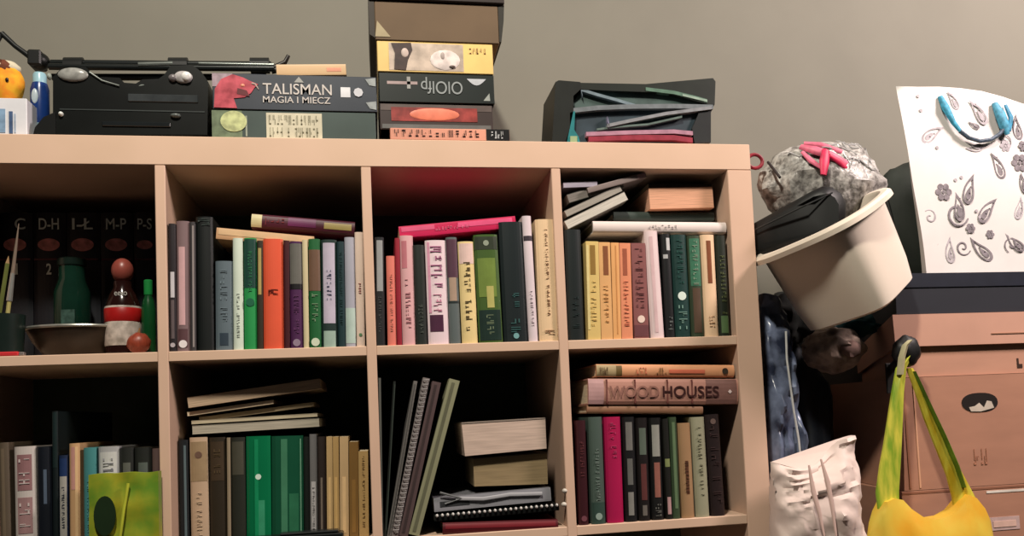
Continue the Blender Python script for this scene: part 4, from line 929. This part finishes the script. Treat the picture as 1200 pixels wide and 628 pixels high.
# black lid across the front of the yarn
Yk = -.070
A_ = [(891,282),(896,262),(915,245),(938,232),(955,222),(968,216),(980,217),(990,224),(996,235),(996,262),(975,274),(950,284),(925,286),(905,290)]
o_ = U(940, 250, Yk); bl = empty('black_pouch', o_, 'black soft pouch lying across the front of the yarn in the basin', 'pouch')
m_ = MB(); P_ = [((U(px,py,Yk)-o_).x, (U(px,py,Yk)-o_).z) for px, py in A_]
n = len(P_); cx_, cz_ = sum(p[0] for p in P_)/n, sum(p[1] for p in P_)/n; vs_ = []
lay = [(.0,.72),(.0,.72),(.006,.92),(.014,1.0),(.032,1.0),(.042,.9)]
for (y, s_) in lay[1:]:
    for (x, z) in P_: xx = cx_+(x-cx_)*s_; vs_.append((xx, y+max(0,.02-xx)*1.5, cz_+(z-cz_)*s_))
L_ = len(lay)-1
fs = [(i*n+k, i*n+(k+1)%n, (i+1)*n+(k+1)%n, (i+1)*n+k) for i in range(L_-1) for k in range(n)] + [tuple(range(n))[::-1], tuple((L_-1)*n+k for k in range(n))]
m_.add(vs_, fs).build('pouch_body', mat((20,22,22), .5, .2), bl, True)
MB().tube([((U(px,py,Yk)-o_).x, -.001+max(0,.01-(U(px,py,Yk)-o_).x)*1.5, (U(px,py,Yk)-o_).z) for px, py in ((898,262),(920,252),(945,240),(975,226))], .0016, 6).build('zip', mat((50,52,52), .3, .1), bl, True)

# ------------------------------------------------------------------ bags and clothes between bookcase and boxes
def blob(name, px, py, Y, rx, ry, rz, m, label, cat, part, amp=.25, fr=2.5, seed=1, n=36):
    c_ = U(px, py, Y); r = empty(name, (c_.x, Y, c_.z-rz), label, cat)
    MB().ball((0,0,rz), rx, ry, rz, n, n*2//3, amp, fr, seed).build(part, m, r, True); return r
r = blob('clothes_bag', 934, 520, .27, .075, .09, .24, mat((26,32,42), .6, .3, 9), 'dark navy cloth sack standing between the bookcase and the boxes', 'sack', 'sack_body', .22, 2.2, 9)
sc = r.location
r = blob('fleece_hat', 976, 410, .10, .064, .055, .048, mat((120,102,92), .95, .3, 40, rgb2=(190,166,150), bump=.8, sheen=.3), 'grey-brown fluffy fleece bundle under the basin', 'fleece', 'fleece_body', .2, 3, 2)
MB().ball((.01,-.05,.045), .022, .012, .018, 16, 10, .3, 3).build('fluffy_tuft', mat((120,96,88), .95, .3, 60), r, True)
r = blob('teal_cloth', 1000, 382, .12, .052, .04, .025, mat((30,78,84), .8, .2, 20), 'dark teal cloth folded under the basin', 'cloth', 'cloth_body', .3, 3, 3)
r = blob('dark_scarf', 922, 372, .20, .075, .05, .055, mat((22,24,22), .8, .2, 20), 'black scarf bundled beneath the basin beside the bookcase', 'scarf', 'scarf_body', .3, 3, 6)
# shiny blue plastic bag
Yv = .02
def crumple_bag(name, outline, Y, th, amp, m, label, cat, part, seed=1, N=26, zmin=None, dip=0):
    """soft closed bag: outline in pixels (left edge list, right edge list from top to bottom)"""
    Lf, Rg = outline; o = U(*Lf[-1], Y)
    if zmin is not None: o.z = zmin
    r = empty(name, o, label, cat); vs_ = []; nz = 30
    def lerpl(L, v):
        f = v*(len(L)-1); i = min(len(L)-2, int(f)); a, b = L[i], L[i+1]; g = f-i
        return (a[0]+(b[0]-a[0])*g, a[1]+(b[1]-a[1])*g)
    for j in range(nz+1):
        v = j/nz; a, b = U(*lerpl(Lf, v), Y), U(*lerpl(Rg, v), Y)
        for k in range(N*2):
            t_ = 2*PI*k/(2*N); c_, s_ = math.cos(t_), math.sin(t_)
            x = (1-math.copysign(abs(c_)**.7, c_))/2
            p_ = a.lerp(b, x); thk = th*(.25+.75*min(1, v*2.2))
            yy = Y - math.copysign(abs(s_)**.6, s_)*thk*.5
            q = Vector((p_.x*16, v*5, (1 if s_ > 0 else 7)+seed))
            wv = amp*(noise.noise(q)+.6*abs(noise.noise(q*2.3))+.35*noise.noise(q*5.1))
            p_.z -= dip*math.sin(PI*min(1,x*1.25))*(1-v)**4
            vs_.append((p_.x-o.x, yy-Y-wv*(1 if s_ >= 0 else -.3), max(p_.z-o.z, 0)))
    n = 2*N
    fs = [(j*n+k, j*n+(k+1)%n, (j+1)*n+(k+1)%n, (j+1)*n+k) for j in range(nz) for k in range(n)] + [tuple(range(n))[::-1], tuple(nz*n+k for k in range(n))]
    MB().add(vs_, fs).build(part, m, r, True); return r
r = crumple_bag('plastic_bag', ([(890,345),(888,400),(890,470),(893,540),(896,640)], [(912,350),(924,400),(930,460),(938,530),(945,640)]), .10, .10, .032, mat((140,152,180), .22, .35, 14, rgb2=(40,46,64)), 'shiny blue-grey plastic bag squeezed against the side of the bookcase', 'bag', 'bag_body', 4)
o = r.location
MB().tube([(U(px,py,.03)-o) for px, py in ((921,388),(922,420),(926,450),(930,480),(936,515),(939,545))], .0022, 8).build('white_cord', mat((206,206,204), .5, .1), r, True)
# crumpled cream paper bag in front
r = crumple_bag('crumpled_bag', ([(904,541),(905,570),(906,600),(907,640),(908,700)], [(998,510),(1001,540),(1005,580),(1008,630),(1012,700)]), -.05, .09, .02, mat((236,214,204), .6, .03, 12, bump=.2), 'crumpled pinkish cream paper bag standing in front of the bookcase side', 'bag', 'bag_body', 12, dip=.03)
o = r.location
for L_ in ([(948,545),(953,575),(960,600),(966,628)], [(962,538),(970,565),(975,592),(980,628)]):
    MB().tube([(U(px,py,-.115)-o) for px, py in L_], [.002,.005,.004,.002], 8, (1,.6)).build('paper_fold', mat((228,196,184), .6, .05), r, True)
zb_ = o.z
r = empty('storage_crate', (.01, -.16, FLOOR), 'plain crate on the floor beside the bookcase carrying the crumpled bag', 'crate')
MB().box(0, .2, 0, .14, 0, zb_-FLOOR-.001, .003).build('crate_body', mat((120,100,80), .7, .1), r)

# ------------------------------------------------------------------ hook and yellow bag
Yh = -.045
hk = U(1058, 412, Yh); he = empty('black_hook', (hk.x, Yh, hk.z), 'black knob-ended hook clipped over the moving box, carrying the yellow bag', 'hook')
MB().ball((0,-.012,.0), .029, .018, .030, 20, 14, .15, 2).build('knob', mat((18,18,18), .5, .1), he, True)
MB().tube([(0,-.005,-.006), (.0,.02,-.02), (0,.0415,-.03)], [.012,.009,.008], 10).build('stem', mat((22,22,22), .5, .1), he, True)
MB().box(-.013, .013, .0385, .0435, -.08, -.02, .001).build('back_plate', mat((26,26,26), .5, .1), he)
yb = empty('yellow_bag', (U(1085,628,Yh).x, Yh, -.95), 'yellow and green plastic carrier bag hanging by its long handles from the black hook', 'bag')
o = yb.location
def yp(px, py, dy=0): q_ = U(px, py, Yh)-o; return (q_.x, dy, q_.z)
ym = mat((234,210,84), .35, .15, 10, rgb2=(240,176,50)); ys = mat((228,220,84), .35, .2, 22, (3,3,.6), rgb2=(140,176,50)); ys2 = mat((226,220,84), .35, .2, 22, (3,3,.6), rgb2=(196,170,40))
def ribbon(L, ws, m, nm, y0=-.02, th=.005):
    vs_ = []
    for (px, py), w_ in zip(L, ws):
        for s_, t_ in ((-1,0),(-.35,-.006),(.35,-.002),(1,0)):
            x, y, z = yp(px, py); vs_.append((x+s_*w_/2, y0+t_, z))
        for s_, t_ in ((1,th),(-1,th)):
            x, y, z = yp(px, py); vs_.append((x+s_*w_/2, y0+t_, z))
    k = 6; N = len(L)
    fs = [(i*k+j, i*k+(j+1)%k, (i+1)*k+(j+1)%k, (i+1)*k+j) for i in range(N-1) for j in range(k)] + [tuple(range(k))[::-1], tuple((N-1)*k+j for j in range(k))]
    MB().add(vs_, fs).build(nm, m, yb, True)
ribbon([(1057,418),(1048,432),(1044,460),(1041,490),(1038,520),(1035,545),(1032,575),(1034,606)], [.012,.020,.024,.030,.036,.042,.046,.040], ys, 'left_handle', -.024)
ribbon([(1056,400),(1050,406),(1046,420),(1044,440)], [.008,.011,.012,.012], mat((196,188,150), .4, .1), 'handle_end', -.032)
ribbon([(1060,432),(1070,455),(1083,490),(1098,525),(1112,555),(1122,580),(1128,600)], [.012,.017,.022,.026,.034,.046,.06], ys2, 'right_handle', -.018)
ribbon([(1062,436),(1078,470),(1097,510),(1112,545),(1120,570)], [.005,.006,.007,.008,.008], mat((96,130,36), .4, .2), 'handle_fold', -.026)
# bag body: dips between the handles
tl = [(1012,626),(1016,612),(1020,598),(1026,586),(1036,582),(1046,584),(1054,594),(1066,603),(1080,606),(1094,604),(1106,597),(1114,586),(1122,578),(1132,582),(1141,594),(1149,608),(1157,622)]
nj = 16; vs_ = []; nx = len(tl)
for s_ in (0, 1):
    for j in range(nj+1):
        v = j/nj
        for i in range(nx):
            u = i/(nx-1); x, _, zt_ = yp(*tl[i]); xb = -.15+.30*u
            z = zt_*(1-v); x = x*(1-v*.8)+xb*v*.8+0
            bulge = (.022+.05*v*(1-v)*2)*math.sin(PI*min(1,max(0,u)))**.6
            f = .006*nz3(u*9, v*4, 3)+.004*math.sin(u*26+v*3)*(1-v)
            y = -.018 - bulge + f if s_ == 0 else -.012 + .5*bulge + f*.3
            vs_.append((x, min(y, .040), z))
k = nx*(nj+1); fs = []
for s_ in (0, 1):
    for j in range(nj):
        for i in range(nx-1): q = s_*k+j*nx+i; fs.append((q, q+1, q+nx+1, q+nx))
rim = [i for i in range(nx)] + [j*nx+nx-1 for j in range(1, nj+1)] + [nj*nx+i for i in range(nx-2, -1, -1)] + [j*nx for j in range(nj-1, 0, -1)]
for i in range(len(rim)): p_, q_ = rim[i], rim[(i+1)%len(rim)]; fs.append((p_, k+p_, k+q_, q_))
MB().add(vs_, fs).build('bag_body', ym, yb, True)

# ------------------------------------------------------------------ groups of repeats
CELL = ['first', 'second', 'third', 'fourth']
for o in list(C.objects):
    if o.parent or 'category' not in o or 'group' in o: continue
    cat, x, z = o['category'], o.location.x, o.location.z
    if cat in ('book', 'magazine', 'notebook') and z < -.05:
        k = sum(1 for a, b in cells if x > a-.02)-1
        o['group'] = '%ss in the %s cube of the %s row' % (cat, CELL[max(0, k)], 'top' if z > R1[0]-.005 else 'second')
    elif cat == 'board game': o['group'] = 'board games stacked on top of the bookcase'
    elif cat == 'paper block': o['group'] = 'paper blocks on the flat pile'
    elif cat == 'peg': o['group'] = 'white pegs beside the divider'
    elif o.name.startswith('cardboard_box') and x > 0: o['group'] = 'cardboard boxes piled right of the bookcase'
